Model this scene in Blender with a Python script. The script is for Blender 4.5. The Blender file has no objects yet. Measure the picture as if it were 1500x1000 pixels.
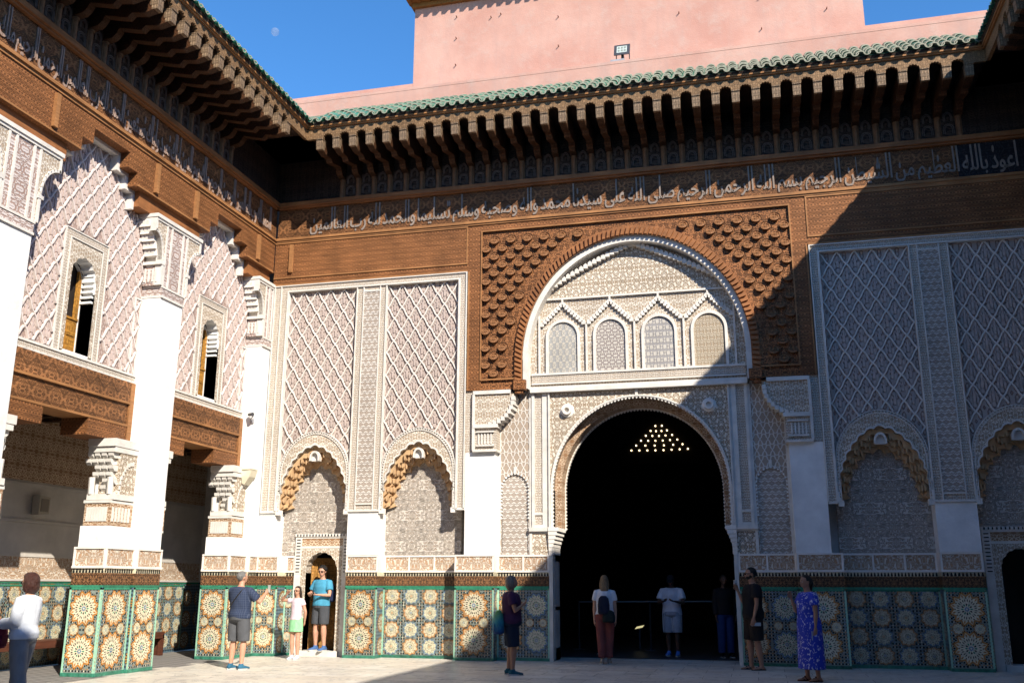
import bpy, math, random
import numpy as np
from mathutils import Vector, Matrix
R = math.radians
random.seed(7)
scene = bpy.context.scene
col = scene.collection

# ---------------------------------------------------------------- camera
cam_d = bpy.data.cameras.new("camera")
cam = bpy.data.objects.new("camera", cam_d)
col.objects.link(cam)
cam_d.sensor_width = 36.0
cam_d.lens = 1404.5 / 1500 * 36.0
cam_d.clip_start = 0.1
cam_d.clip_end = 9000
cam.location = (0, 0, 1.5)
_pi, _ya, _ro = R(14.277), R(14.161), R(0.171)
_f = Vector((-math.sin(_ya) * math.cos(_pi), math.cos(_ya) * math.cos(_pi), math.sin(_pi)))
_r = Vector((math.cos(_ya), math.sin(_ya), 0))
_u = _r.cross(_f)
_r2 = math.cos(_ro) * _r + math.sin(_ro) * _u
_u2 = -math.sin(_ro) * _r + math.cos(_ro) * _u
cam.matrix_world = Matrix.Translation(cam.location) @ Matrix((_r2, _u2, -_f)).transposed().to_4x4()
scene.camera = cam

# ---------------------------------------------------------------- sun, sky
TO_SUN = Vector((0.93, -1.04, 1.0)).normalized()
world = bpy.data.worlds.new("World")
scene.world = world
world.use_nodes = True
wn = world.node_tree
bg = wn.nodes["Background"]
sky = wn.nodes.new("ShaderNodeTexSky")
sky.sky_type = 'NISHITA'
sky.sun_disc = False
sky.sun_elevation = math.asin(TO_SUN.z)
sky.sun_rotation = math.atan2(TO_SUN.x, TO_SUN.y)
sky.altitude = 500
sky.air_density = 1.0
sky.dust_density = 0.0
sky.ozone_density = 4.5
hsv = wn.nodes.new("ShaderNodeHueSaturation")
hsv.inputs['Saturation'].default_value = 1.2
wn.links.new(sky.outputs[0], hsv.inputs['Color'])
wn.links.new(hsv.outputs[0], bg.inputs[0])
bg.inputs[1].default_value = 0.15
sun_d = bpy.data.lights.new("sun", 'SUN')
sun_d.energy = 5.0
sun_d.angle = R(0.53)
sun_d.color = (1.0, 0.91, 0.78)
sun = bpy.data.objects.new("sun", sun_d)
col.objects.link(sun)
sun.rotation_euler = TO_SUN.to_track_quat('Z', 'Y').to_euler()
vs = scene.view_settings
vs.view_transform = 'Standard'
vs.look = 'None'
vs.exposure = 0.75
vs.gamma = 1.0
vs.use_curve_mapping = False
scene.cycles.max_bounces = 8
scene.cycles.diffuse_bounces = 6
scene.cycles.glossy_bounces = 3

# ---------------------------------------------------------------- helpers
XC, YF, XL, XR = -2.35, 19.9, -10.95, 6.25
FAC = (lambda u, v, w: (u, YF - w, v), False)
LEFT = (lambda u, v, w: (XL + w, u, v), False)
RIGHT = (lambda u, v, w: (XR - w, u, v), True)
WLD = (lambda u, v, w: (u, v, w), False)


class MB:
    def __init__(s, T=WLD):
        s.T, s.flip = T
        s.v, s.f, s.m, s.cur = [], [], [], 0

    def pt(s, u, v, w):
        s.v.append(s.T(u, v, w))
        return len(s.v) - 1

    def face(s, ids, m=None):
        s.f.append(tuple(reversed(ids)) if s.flip else tuple(ids))
        s.m.append(s.cur if m is None else m)

    def box(s, u0, u1, v0, v1, w0, w1, m=None):
        if u0 > u1: u0, u1 = u1, u0
        if v0 > v1: v0, v1 = v1, v0
        if w0 > w1: w0, w1 = w1, w0
        i = [s.pt(u, v, w) for w in (w0, w1) for v in (v0, v1) for u in (u0, u1)]
        for q in ((1, 0, 2, 3), (4, 5, 7, 6), (0, 1, 5, 4), (2, 6, 7, 3), (0, 4, 6, 2), (1, 3, 7, 5)):
            s.face([i[k] for k in q], m)

    def prism(s, poly, w0, w1, m=None, back=False):
        a = [s.pt(u, v, w0) for u, v in poly]
        b = [s.pt(u, v, w1) for u, v in poly]
        n = len(poly)
        s.face(b, m)
        if back: s.face(a[::-1], m)
        for i in range(n):
            j = (i + 1) % n
            s.face([a[i], a[j], b[j], b[i]], m)

    def strip(s, A, B, wA, wB, m=None):      # surface between two polylines
        a = [s.pt(u, v, wA) for u, v in A]
        b = [s.pt(u, v, wB) for u, v in B]
        for i in range(len(a) - 1):
            s.face([a[i], a[i + 1], b[i + 1], b[i]], m)

    def ring(s, inn, out, w0, w1, m=None, mi=None):
        s.strip(inn[::-1], out[::-1], w1, w1, m)
        s.strip(inn, inn, w1, w0, m if mi is None else mi)
        s.strip(out[::-1], out[::-1], w1, w0, m)

    def tube(s, pts, rad, n=6, m=None, caps=True):
        rings = []
        P = [Vector(p) for p in pts]
        for i, p in enumerate(P):
            d = (P[min(i + 1, len(P) - 1)] - P[max(i - 1, 0)]).normalized()
            a = d.cross(Vector((0, 0, 1)) if abs(d.z) < .9 else Vector((1, 0, 0))).normalized()
            b = d.cross(a)
            r = rad[i] if isinstance(rad, (list, tuple)) else rad
            rings.append([s.pt(*(p + r * (math.cos(6.28318 * k / n) * a + math.sin(6.28318 * k / n) * b))) for k in range(n)])
        for A, B in zip(rings, rings[1:]):
            for k in range(n):
                s.face([A[k], A[(k + 1) % n], B[(k + 1) % n], B[k]], m)
        if caps:
            s.face(rings[0][::-1], m); s.face(rings[-1], m)

    def build(s, name, mat, parent=None, smooth=False, org=None, stuff=False):
        o = org if org is not None else (Vector(parent['_o']) if parent is not None and '_o' in parent else Vector((0, 0, 0)))
        me = bpy.data.meshes.new(name)
        me.from_pydata([(a - o[0], b - o[1], c - o[2]) for a, b, c in s.v], [], s.f)
        for mm in (mat if isinstance(mat, (list, tuple)) else [mat]):
            me.materials.append(mm)
        if len(set(s.m)) > 1 or (s.m and s.m[0]):
            me.polygons.foreach_set("material_index", s.m)
        uvify(me, o)
        if smooth:
            me.polygons.foreach_set("use_smooth", [True] * len(me.polygons))
        ob = bpy.data.objects.new(name, me)
        col.objects.link(ob)
        if parent is not None:
            ob.parent = parent
        else:
            ob.location = o
        if stuff: ob['kind'] = 'stuff'
        ob['_o'] = list(o)
        return ob


def uvify(me, o=(0, 0, 0)):
    n = len(me.vertices)
    if not n: return
    co = np.empty(n * 3); me.vertices.foreach_get("co", co); co = co.reshape(-1, 3) + np.array(o)
    L = len(me.loops)
    vi = np.empty(L, dtype=np.int32); me.loops.foreach_get("vertex_index", vi)
    P = len(me.polygons)
    nor = np.empty(P * 3); me.polygons.foreach_get("normal", nor); nor = np.abs(nor.reshape(-1, 3))
    tot = np.empty(P, dtype=np.int32); me.polygons.foreach_get("loop_total", tot)
    ln = np.repeat(nor, tot, axis=0)
    c = co[vi]
    ax = np.argmax(ln + np.array([0, 1e-4, 0]), axis=1)
    uv = np.where((ax == 0)[:, None], c[:, [1, 2]], np.where((ax == 1)[:, None], c[:, [0, 2]], c[:, [0, 1]]))
    lay = me.uv_layers.new(name="UVMap")
    lay.data.foreach_set("uv", uv.astype(np.float32).ravel())


def tag(o, label, cat, group=None):
    o['label'] = label; o['category'] = cat
    if group: o['group'] = group
    return o


def thing(name, label, cat, loc=(0, 0, 0), rz=0, group=None, kind=None):
    o = bpy.data.objects.new(name, None); col.objects.link(o)
    o.location = loc; o.rotation_euler = (0, 0, rz)
    o['_o'] = [0, 0, 0] if rz else list(loc)
    o['label'] = label; o['category'] = cat
    if group: o['group'] = group
    return o


def part(name, parent):
    o = bpy.data.objects.new(name, None); col.objects.link(o); o.parent = parent
    o['_o'] = list(parent['_o']); return o


def inst(src, parent, off):
    c = src.copy(); col.objects.link(c); c.parent = parent
    c.location = Vector(src.location) + Vector(off); return c


def arch(cx, cz, a, b, zb, n=40, p=2.0, pk=0.0):
    """left foot, up, over the crown, down to the right foot"""
    pts = [(cx - a, zb)]
    for i in range(n + 1):
        t = math.pi * (1 - i / n)
        c, sn = math.cos(t), math.sin(t)
        uu = abs(c) ** (2 / p) * (1 if c >= 0 else -1)
        pts.append((cx + a * uu, cz + b * (abs(sn) ** (2 / p)) * (1 - pk) + b * pk * (1 - abs(uu))))
    pts.append((cx + a, zb))
    return pts


def scallop(pts, n, amp, phase=0.0):
    """n lobes pushed outwards along the polyline"""
    P = [Vector(p) for p in pts]
    L = [0]
    for a, b in zip(P, P[1:]): L.append(L[-1] + (b - a).length)
    tot = L[-1]; N = n * 6; out = []; j = 0
    for k in range(N + 1):
        d = tot * k / N
        while j < len(L) - 2 and L[j + 1] < d: j += 1
        t = (d - L[j]) / max(1e-9, L[j + 1] - L[j])
        q = P[j].lerp(P[j + 1], t)
        tg = (P[j + 1] - P[j]).normalized()
        nr = Vector((-tg.y, tg.x))
        out.append(tuple(q + nr * amp * abs(math.sin(math.pi * (k / 6 + phase)))))
    return out


def resample(pts, N):
    P = [Vector(p) for p in pts]
    L = [0]
    for a, b in zip(P, P[1:]): L.append(L[-1] + (b - a).length)
    out = []; j = 0
    for k in range(N + 1):
        d = L[-1] * k / N
        while j < len(L) - 2 and L[j + 1] < d: j += 1
        t = (d - L[j]) / max(1e-9, L[j + 1] - L[j])
        out.append(tuple(P[j].lerp(P[j + 1], min(1, t))))
    return out


def spandrel(mb, pts, ztop, uL, uR, w0, w1, m=None, mi=None):
    """plate with the arched opening 'pts' cut from its lower edge"""
    m_ = -1e9; mm = []
    for u, v in pts:
        m_ = max(m_, u); mm.append((m_, v))
    pts = mm
    zb = pts[0][1]
    inn = pts[1:-1]
    mb.strip(inn, [(u, ztop) for u, v in inn], w1, w1, m)
    mb.strip(pts, pts, w1, w0, m if mi is None else mi)
    mb.box(uL, pts[0][0], zb, ztop, w0, w1, m)
    mb.box(pts[-1][0], uR, zb, ztop, w0, w1, m)
    mb.strip([(uL, ztop), (uR, ztop)], [(uL, ztop), (uR, ztop)], w1, w0, m)


# ---------------------------------------------------------------- materials
class NT:
    def __init__(s, name):
        s.mat = bpy.data.materials.new(name); s.mat.use_nodes = True
        s.t = s.mat.node_tree; s.b = s.t.nodes["Principled BSDF"]
        s.b.inputs['Roughness'].default_value = .8
        s.b.inputs['Specular IOR Level'].default_value = .25

    def n(s, typ, **kw):
        nd = s.t.nodes.new(typ)
        for k, v in kw.items(): setattr(nd, k, v)
        return nd

    def put(s, sock, v):
        if isinstance(v, bpy.types.NodeSocket): s.t.links.new(v, sock)
        elif v is not None: sock.default_value = v

    def M(s, op, a, b=None, c=None, clamp=False):
        nd = s.n('ShaderNodeMath', operation=op, use_clamp=clamp)
        for i, v in enumerate((a, b, c)): s.put(nd.inputs[i], v)
        return nd.outputs[0]

    def uv(s):
        return s.n('ShaderNodeTexCoord').outputs['UV']

    def sep(s, v):
        nd = s.n('ShaderNodeSeparateXYZ'); s.put(nd.inputs[0], v); return nd.outputs

    def comb(s, x, y, z=0.0):
        nd = s.n('ShaderNodeCombineXYZ')
        for i, v in enumerate((x, y, z)): s.put(nd.inputs[i], v)
        return nd.outputs[0]

    def noise(s, vec, sc, det=2.0, rough=.5, dist=0.0, dim='3D'):
        nd = s.n('ShaderNodeTexNoise', noise_dimensions=dim)
        s.put(nd.inputs['Vector'], vec); nd.inputs['Scale'].default_value = sc
        nd.inputs['Detail'].default_value = det; nd.inputs['Roughness'].default_value = rough
        nd.inputs['Distortion'].default_value = dist
        return nd.outputs['Fac']

    def mix(s, f, a, b, blend='MIX'):
        nd = s.n('ShaderNodeMix', data_type='RGBA', blend_type=blend)
        s.put(nd.inputs[0], f)
        for sk, v in ((nd.inputs[6], a), (nd.inputs[7], b)):
            s.put(sk, (*v, 1.0) if isinstance(v, tuple) and len(v) == 3 else v)
        return nd.outputs[2]

    def mr(s, v, a, b, c=0.0, d=1.0, smooth=False):
        nd = s.n('ShaderNodeMapRange')
        if smooth: nd.interpolation_type = 'SMOOTHSTEP'
        s.put(nd.inputs[0], v)
        for i, q in enumerate((a, b, c, d)): nd.inputs[i + 1].default_value = q
        return nd.outputs[0]

    def bump(s, h, dist, strength=1.0, chain=None):
        nd = s.n('ShaderNodeBump'); s.put(nd.inputs['Height'], h)
        nd.inputs['Distance'].default_value = dist; nd.inputs['Strength'].default_value = strength
        if chain is not None: s.put(nd.inputs['Normal'], chain)
        return nd.outputs[0]

    def out(s, c=None, nrm=None, rough=None, spec=None):
        if c is not None: s.put(s.b.inputs['Base Color'], (*c, 1.0) if isinstance(c, tuple) and len(c) == 3 else c)
        if nrm is not None: s.put(s.b.inputs['Normal'], nrm)
        if rough is not None: s.put(s.b.inputs['Roughness'], rough)
        if spec is not None: s.b.inputs['Specular IOR Level'].default_value = spec
        return s.mat


def M_plain(name, c, var=.08, sc=1.5, rough=.8, spec=.25, bump=.002, grain=60):
    t = NT(name); uv = t.uv()
    a = t.noise(uv, sc, 4, .6); b = t.noise(uv, grain, 2, .6)
    f = t.mr(a, .3, .7, 1 - var * 1.6, 1 + var)
    cc = t.mix(1.0, c, t.comb(f, f, f), 'MULTIPLY')
    return t.out(cc, t.bump(b, bump), rough, spec)


def M_carve(name, light, dark, s=(3.2, 3.2), k=2.6, freq=26.0, depth=.02, cut=(-.25, .35), seed=0.0, stag=True, var=.1,
            rough=.85, fold_v=True, dist=.4, detail=0.6):
    """carved ornament: mirrored repeats of winding ridges standing proud of a recessed ground"""
    t = NT(name); uv = t.uv(); x, y, _ = t.sep(uv)
    U = t.M('MULTIPLY', x, s[0]); V = t.M('MULTIPLY', y, s[1])
    if stag:
        U = t.M('ADD', U, t.M('MULTIPLY', t.M('MODULO', t.M('FLOOR', V), 2.0), .5))
    fu = t.M('PINGPONG', U, .5)
    fv = t.M('PINGPONG', V, .5) if fold_v else V
    n1 = t.noise(t.comb(fu, fv, seed), k, detail, .5, dist)
    sn = t.M('SINE', t.M('MULTIPLY', n1, freq))
    h = t.mr(sn, cut[0], cut[1], 0, 1, True)
    big = t.noise(uv, .9, 4, .6)
    grit = t.noise(uv, 90, 2, .7)
    f = t.mr(big, .3, .7, 1 - var * 1.5, 1 + var)
    cc = t.mix(1.0, t.mix(h, dark, light), t.comb(f, f, f), 'MULTIPLY')
    hh = t.M('ADD', h, t.M('MULTIPLY', grit, .12))
    return t.out(cc, t.bump(hh, depth), rough)


WHITE = M_plain("white plaster", (.77, .77, .75), .09, 2.2, bump=.006, grain=14)
WHITE2 = M_plain("cream plaster", (.74, .70, .64), .08, 3)
TRIM = M_plain("cream moulding plaster", (.66, .63, .58), .10, 4, .85, bump=.004)
WHITE_G = M_plain("aged grey plaster", (.58, .56, .53), .12, 2)
ST = M_carve("carved stucco", (.72, .65, .55), (.33, .25, .17), (3.3, 3.3), 3.6, 36, .03, dist=.9)
ST_F = M_carve("fine carved stucco", (.70, .64, .55), (.38, .30, .22), (5.4, 4.8), 3.0, 30, .02, seed=3)
ST_B = M_carve("border carved stucco", (.70, .65, .57), (.42, .35, .28), (6.2, 6.2), 2.4, 26, .018, seed=5)
ST_L = M_carve("broad scrolling stucco", (.58, .53, .47), (.39, .32, .26), (1.15, 1.5), 6.5, 44, .05, (-.6, .2), seed=9, dist=1.4, var=.06)
ST_T = M_carve("tan carved stucco", (.60, .46, .33), (.30, .17, .09), (3.4, 3.4), 3.0, 30, .02, seed=4)
ST_P = M_carve("rosy carved stucco", (.62, .55, .52), (.36, .25, .21), (3.9, 3.0), 3.2, 30, .035, seed=6)
ST_K = M_carve("carved inscription stucco", (.62, .55, .46), (.42, .27, .17), (1.3, 1.9), 6.0, 40, .02, seed=8, stag=False, fold_v=False, dist=.8)
ST_DIA = M_carve("net carved stucco", (.62, .58, .53), (.36, .29, .23), (6.4, 4.4), 1.25, 28, .02, seed=2, dist=.1)
ST_HOOK = M_carve("hooked carved stucco", (.62, .58, .53), (.36, .30, .25), (7.5, 7.5), 2.0, 22, .02, seed=12, dist=.6)
GROUND = M_carve("lattice ground stucco", (.42, .35, .31), (.24, .17, .145), (2.9 * 2, 1.9 * 2), 2.2, 22, .02, seed=7, stag=False)
BAND = M_plain("lattice ridge plaster", (.66, .62, .57), .06, 5)
LEAF = M_plain("leaf motif plaster", (.47, .39, .35), .12, 8)
MUQ = M_plain("bounce-tinted muqarnas plaster", (.53, .35, .19), .14, 5)  # ochre tint puts the warm bounced light into the plaster colour
BROWNC = M_carve("brown carved tile band", (.26, .13, .06), (.055, .03, .018), (3.6, 5), 3.2, 30, .015, seed=1, fold_v=False, rough=.5)
W_LINE = (.285, .118, .044)


def M_wood(name, c, carve=None, rough=.6, s=(3, 3), k=3.0, freq=28, depth=.025, seed=0, dark=.42, grain_dir=(1.5, 30)):
    t = NT(name); uv = t.uv(); x, y, _ = t.sep(uv)
    g = t.noise(t.comb(t.M('MULTIPLY', x, grain_dir[0]), t.M('MULTIPLY', y, grain_dir[1]), 0.0), 1.0, 5, .7)
    big = t.noise(uv, 1.3, 5, .7)
    f = t.M('MULTIPLY', t.mr(g, .3, .7, .65, 1.25), t.mr(big, .3, .7, .62, 1.3))
    base = t.mix(1.0, c, t.comb(f, f, f), 'MULTIPLY')
    hgt = t.M('MULTIPLY', g, .15)
    if carve:
        U = t.M('MULTIPLY', x, s[0]); V = t.M('MULTIPLY', y, s[1])
        U = t.M('ADD', U, t.M('MULTIPLY', t.M('MODULO', t.M('FLOOR', V), 2.0), .5))
        n1 = t.noise(t.comb(t.M('PINGPONG', U, .5), t.M('PINGPONG', V, .5), float(seed)), k, .6, .5, .7)
        h = t.mr(t.M('SINE', t.M('MULTIPLY', n1, freq)), -.3, .3, 0, 1, True)
        d = t.mr(h, 0, 1, dark, 1.08)
        base = t.mix(1.0, base, t.comb(d, d, d), 'MULTIPLY')
        hgt = t.M('ADD', hgt, h)
    return t.out(base, t.bump(hgt, depth if carve else .004), rough)


WOOD = M_wood("cedar wood", W_LINE)
WOODL = M_wood("pale cedar trim", (.33, .155, .06))
WOOD_C = M_wood("carved cedar", W_LINE, True, s=(3.4, 3.4), seed=2)
WOOD_F = M_wood("finely carved cedar", W_LINE, True, s=(7.5, 8), k=2.2, seed=5, depth=.015, dark=.5)
WOOD_S = M_wood("scroll carved cedar", (.26, .115, .046), True, s=(2.6, 3.2), k=4.2, freq=26, seed=9, depth=.03)
BOSS = M_wood("carved boss cedar", (.25, .115, .048), True, s=(9, 9), k=2.0, seed=15, depth=.008, dark=.65)
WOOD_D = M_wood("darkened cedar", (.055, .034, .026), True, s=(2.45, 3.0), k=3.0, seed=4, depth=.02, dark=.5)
WOOD_G = M_wood("carved cedar back panel", (.075, .045, .032), True, s=(2.45, 2.4), k=3.2, freq=30, seed=6, depth=.025, dark=.25)
WOOD_B = M_wood("blackened cedar panel", (.03, .027, .032), True, s=(2.4, 3), seed=3, dark=.5)
STROKE = M_plain("pale inscription paint", (.25, .205, .175), .15, 6)
PINK = None


def M_pink():
    t = NT("pink tower plaster"); uv = t.uv()
    a = t.noise(uv, .6, 6, .65); b = t.noise(uv, 2.2, 6, .75); g = t.noise(uv, 40, 3, .6)
    c = t.mix(t.mr(a, .35, .65), (.44, .235, .185), (.52, .31, .25))
    x, y, _ = t.sep(uv)
    st = t.noise(t.comb(t.M('MULTIPLY', x, 3.0), t.M('MULTIPLY', y, .35), 0.0), 1.0, 4, .6)
    c = t.mix(t.mr(st, .48, .72, 0, .6), c, (.39, .25, .215))
    c = t.mix(t.mr(b, .5, .72, 0, .6), c, (.46, .34, .29))
    return t.out(c, t.bump(t.M('ADD', b, t.M('MULTIPLY', g, .3)), .012), .9)


PINK = M_pink()


def M_glaze(name, c, rough=.25, var=.25):
    t = NT(name); uv = t.uv()
    oi = t.n('ShaderNodeObjectInfo').outputs['Random']
    a = t.noise(uv, 14, 3, .6)
    f = t.M('ADD', t.mr(a, .3, .7, 1 - var, 1 + var), t.M('MULTIPLY', t.M('SUBTRACT', oi, .5), .5))
    return t.out(t.mix(1.0, c, t.comb(f, f, f), 'MULTIPLY'), t.bump(a, .003), rough, .5)


ROOFG = M_glaze("green glazed roof tile", (.034, .165, .11), .3, .45)
MORT = M_plain("pale tile rim", (.30, .29, .22), .2, 12)
CORB = M_wood("corbel cedar darkened for eaves shade", (.085, .034, .013), True, s=(5, 5), seed=11, depth=.012, dark=.6)  # shade under the eaves is put into the corbel colour
NOSE = M_wood("pale corbel nose", (.31, .21, .13), True, s=(9, 9), k=2.0, seed=13, depth=.012, dark=.55)
COLN = M_plain("turned colonnette wood", (.21, .11, .06), .2, 9)
FASC = M_wood("sandy carved fascia", (.27, .16, .08), True, s=(5.5, 6), k=2.6, seed=5, depth=.015, dark=.6)
GOLDT = M_plain("golden brown cornice", (.26, .12, .035), .2, 8)
ZB = M_glaze("black zellige", (.012, .014, .016)); ZW = M_glaze("ivory zellige", (.55, .50, .36), .3, .3)
ZBL = M_glaze("blue zellige", (.08, .16, .26), .3, .4); ZO = M_glaze("ochre zellige", (.36, .15, .028), .3, .4)
ZG = M_glaze("green zellige", (.035, .20, .12)); ZLG = M_glaze("pale green zellige", (.26, .46, .34), .3, .15)
ZPB = M_glaze("pale grey blue zellige", (.17, .20, .18), .3, .35)
ZM = [ZPB, ZB, ZW, ZBL, ZO, ZG, ZLG]


def M_zell():
    """mosaic too small or too far off to tell the pieces apart"""
    t = NT("mosaic of small zellige"); x, y, _ = t.sep(t.uv())
    S = 2.1
    cu = t.M('SUBTRACT', t.M('FRACT', t.M('MULTIPLY', x, S)), .5); cv = t.M('SUBTRACT', t.M('FRACT', t.M('MULTIPLY', y, S)), .5)
    r = t.M('SQRT', t.M('ADD', t.M('MULTIPLY', cu, cu), t.M('MULTIPLY', cv, cv)))
    an = t.M('ARCTAN2', cv, cu)
    pet = t.M('SINE', t.M('MULTIPLY', an, 12.0))
    G = 14.0
    gu = t.M('ABSOLUTE', t.M('SUBTRACT', t.M('FRACT', t.M('MULTIPLY', x, G)), .5)); gv = t.M('ABSOLUTE', t.M('SUBTRACT', t.M('FRACT', t.M('MULTIPLY', y, G)), .5))
    dot = t.M('LESS_THAN', t.M('ADD', gu, gv), .34)
    c = t.mix(t.M('GREATER_THAN', t.M('ADD', gu, gv), .72), (.07, .13, .18), (.20, .24, .22))
    c = t.mix(dot, c, (.012, .014, .016))
    ring = t.M('MULTIPLY', t.M('GREATER_THAN', r, .30), t.M('LESS_THAN', r, .40))
    c = t.mix(ring, c, t.mix(t.M('GREATER_THAN', t.M('SINE', t.M('MULTIPLY', an, 24.0)), 0.0), (.02, .02, .02), (.45, .2, .04)))
    c = t.mix(t.M('LESS_THAN', r, .30), c, t.mix(t.M('GREATER_THAN', pet, -.2), (.03, .05, .05), (.60, .55, .42)))
    c = t.mix(t.M('LESS_THAN', r, .13), c, t.mix(t.M('GREATER_THAN', pet, 0.0), (.4, .18, .04), (.02, .02, .02)))
    c = t.mix(t.M('LESS_THAN', r, .055), c, (.5, .48, .4))
    return t.out(c, None, .35, .5)


ZELL = M_zell()


def M_marble():
    t = NT("pale veined marble"); g = t.n('ShaderNodeNewGeometry').outputs['Position']
    oi = t.n('ShaderNodeObjectInfo').outputs['Random']
    off = t.M('MULTIPLY', oi, 31.0)
    x, y, z = t.sep(g)
    p = t.comb(t.M('ADD', x, off), y, off)
    a = t.noise(p, 1.1, 6, .65, 1.2); b = t.noise(p, .5, 3, .5)
    vein = t.mr(t.M('ABSOLUTE', t.M('SUBTRACT', a, .5)), 0, .03, .0, 1)
    c = t.mix(t.mr(b, .3, .7), (.58, .55, .49), (.72, .69, .62))
    c = t.mix(t.mr(oi, 0, 1, 0, .8), c, (.60, .54, .45))
    c = t.mix(vein, (.38, .36, .33), c)
    dirt = t.noise(g, .8, 5, .7)
    c = t.mix(t.mr(dirt, .48, .75, 0, .6), c, (.38, .33, .27))
    return t.out(c, t.bump(t.noise(g, 25, 3, .6), .001), t.mr(dirt, .3, .7, .28, .55), .45)


MARBLE = M_marble()
MARB_W = M_plain("jamb marble", (.60, .59, .55), .12, 2.5, .5, .4)
MORTAR = M_plain("floor mortar", (.24, .22, .19), .2, 3)
PAVE_G = M_plain("grey gallery paving", (.20, .19, .18), .25, 4, .6)
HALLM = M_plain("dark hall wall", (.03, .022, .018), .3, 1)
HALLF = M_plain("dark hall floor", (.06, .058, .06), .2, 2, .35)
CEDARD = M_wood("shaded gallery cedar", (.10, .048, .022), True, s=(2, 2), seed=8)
EOF_MARK = 0

# ---------------------------------------------------------------- writing
AR = {'ا': 0xFE8D, 'ب': 0xFE8F, 'ت': 0xFE95, 'ج': 0xFE9D, 'ح': 0xFEA1, 'د': 0xFEA9, 'ذ': 0xFEAB, 'ر': 0xFEAD, 'س': 0xFEB1, 'ش': 0xFEB5,
      'ص': 0xFEB9, 'ط': 0xFEC1, 'ظ': 0xFEC5, 'ع': 0xFEC9, 'ل': 0xFEDD, 'م': 0xFEE1, 'ن': 0xFEE5, 'ه': 0xFEE9, 'و': 0xFEED, 'ي': 0xFEF1, 'ى': 0xFEEF, 'ق': 0xFED5, 'ك': 0xFED9, 'ف': 0xFED1}
NOJ = 'ادذروى'


def shape_ar(s):
    out = []
    for w in s.split():
        g = []
        for i, ch in enumerate(w):
            prev = i > 0 and w[i - 1] not in NOJ
            nxt = i < len(w) - 1
            b = AR[ch]
            if ch in NOJ: g.append(b + (1 if prev else 0))
            else: g.append(b + (3 if prev and nxt else 2 if nxt else 1 if prev else 0))
        out.append(''.join(chr(c) for c in reversed(g)))
    return out


def inscription(name, text, T, u0, u1, v0, v1, w, mat, parent, rtl_right_is_u1=True):
    """raised writing: bodies of the letters low in the band, shafts drawn out to its top"""
    words = [w_ for w_ in reversed(shape_ar(text))]
    root = part(name, parent)
    ms = []
    for wd in words:
        fc = bpy.data.curves.new('writing', 'FONT')
        fc.body = wd; fc.resolution_u = 2; fc.offset = .014
        o = bpy.data.objects.new('writing', fc); col.objects.link(o)
        bpy.context.view_layer.update()
        me = bpy.data.meshes.new_from_object(o.evaluated_get(bpy.context.evaluated_depsgraph_get()))
        bpy.data.objects.remove(o)
        n = len(me.vertices); co = np.empty(n * 3); me.vertices.foreach_get('co', co); co = co.reshape(-1, 3)
        ms.append((me, co))
    gap = .20
    tot = sum(c[:, 0].max() - c[:, 0].min() for _, c in ms) + gap * (len(ms) - 1)
    sc = (u1 - u0) / tot
    x0 = u0; H = v1 - v0
    for me, co in ms:
        X = (co[:, 0] - co[:, 0].min()) * sc + x0; Y = co[:, 1]
        x0 = X.max() + gap * sc
        Yn = np.where(Y < .42, (Y + .22) / .64 * .46, .46 + (Y - .42) / .30 * .52)
        Yv = v0 + np.clip(Yn, 0, 1) * H
        mb = MB(T)
        top = [mb.pt(x, y, w + .022) for x, y in zip(X, Yv)]
        bot = [mb.pt(x, y, w) for x, y in zip(X, Yv)]
        cnt = {}
        for p in me.polygons:
            ids = list(p.vertices)
            mb.face([top[i] for i in ids])
            for a, b in zip(ids, ids[1:] + ids[:1]): cnt[(a, b)] = 1
        for (a, b) in list(cnt):
            if (b, a) not in cnt: mb.face([top[b], top[a], bot[a], bot[b]])
        bpy.data.meshes.remove(me)
        mb.build('inscription_word', mat, root)
    return root


TXT_F = 'اعوذ بالله العظيم من الشيطن الرجيم بسم الله الرحمن الرحيم صلى الله على سيدنا محمد واله وصحبه وسلم تسليما والحمد لله رب العالمين'
TXT_L = 'الحمد لله رب العالمين الرحمن الرحيم ملك يوم الدين اياك نعبد واياك نستعين'


# ---------------------------------------------------------------- eaves shared by the three sides
def make_corbel_mesh():
    mb = MB(WLD)   # u across, v up, w outwards: stored as x, z, -y by the mapper below
    return mb


_corb = {}


def mono(pts):
    out = []; m = -1e9
    mx = max(p[0] for p in pts)
    for u, v in pts:
        m = max(m, u); out.append((m, v))
    return out


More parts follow.
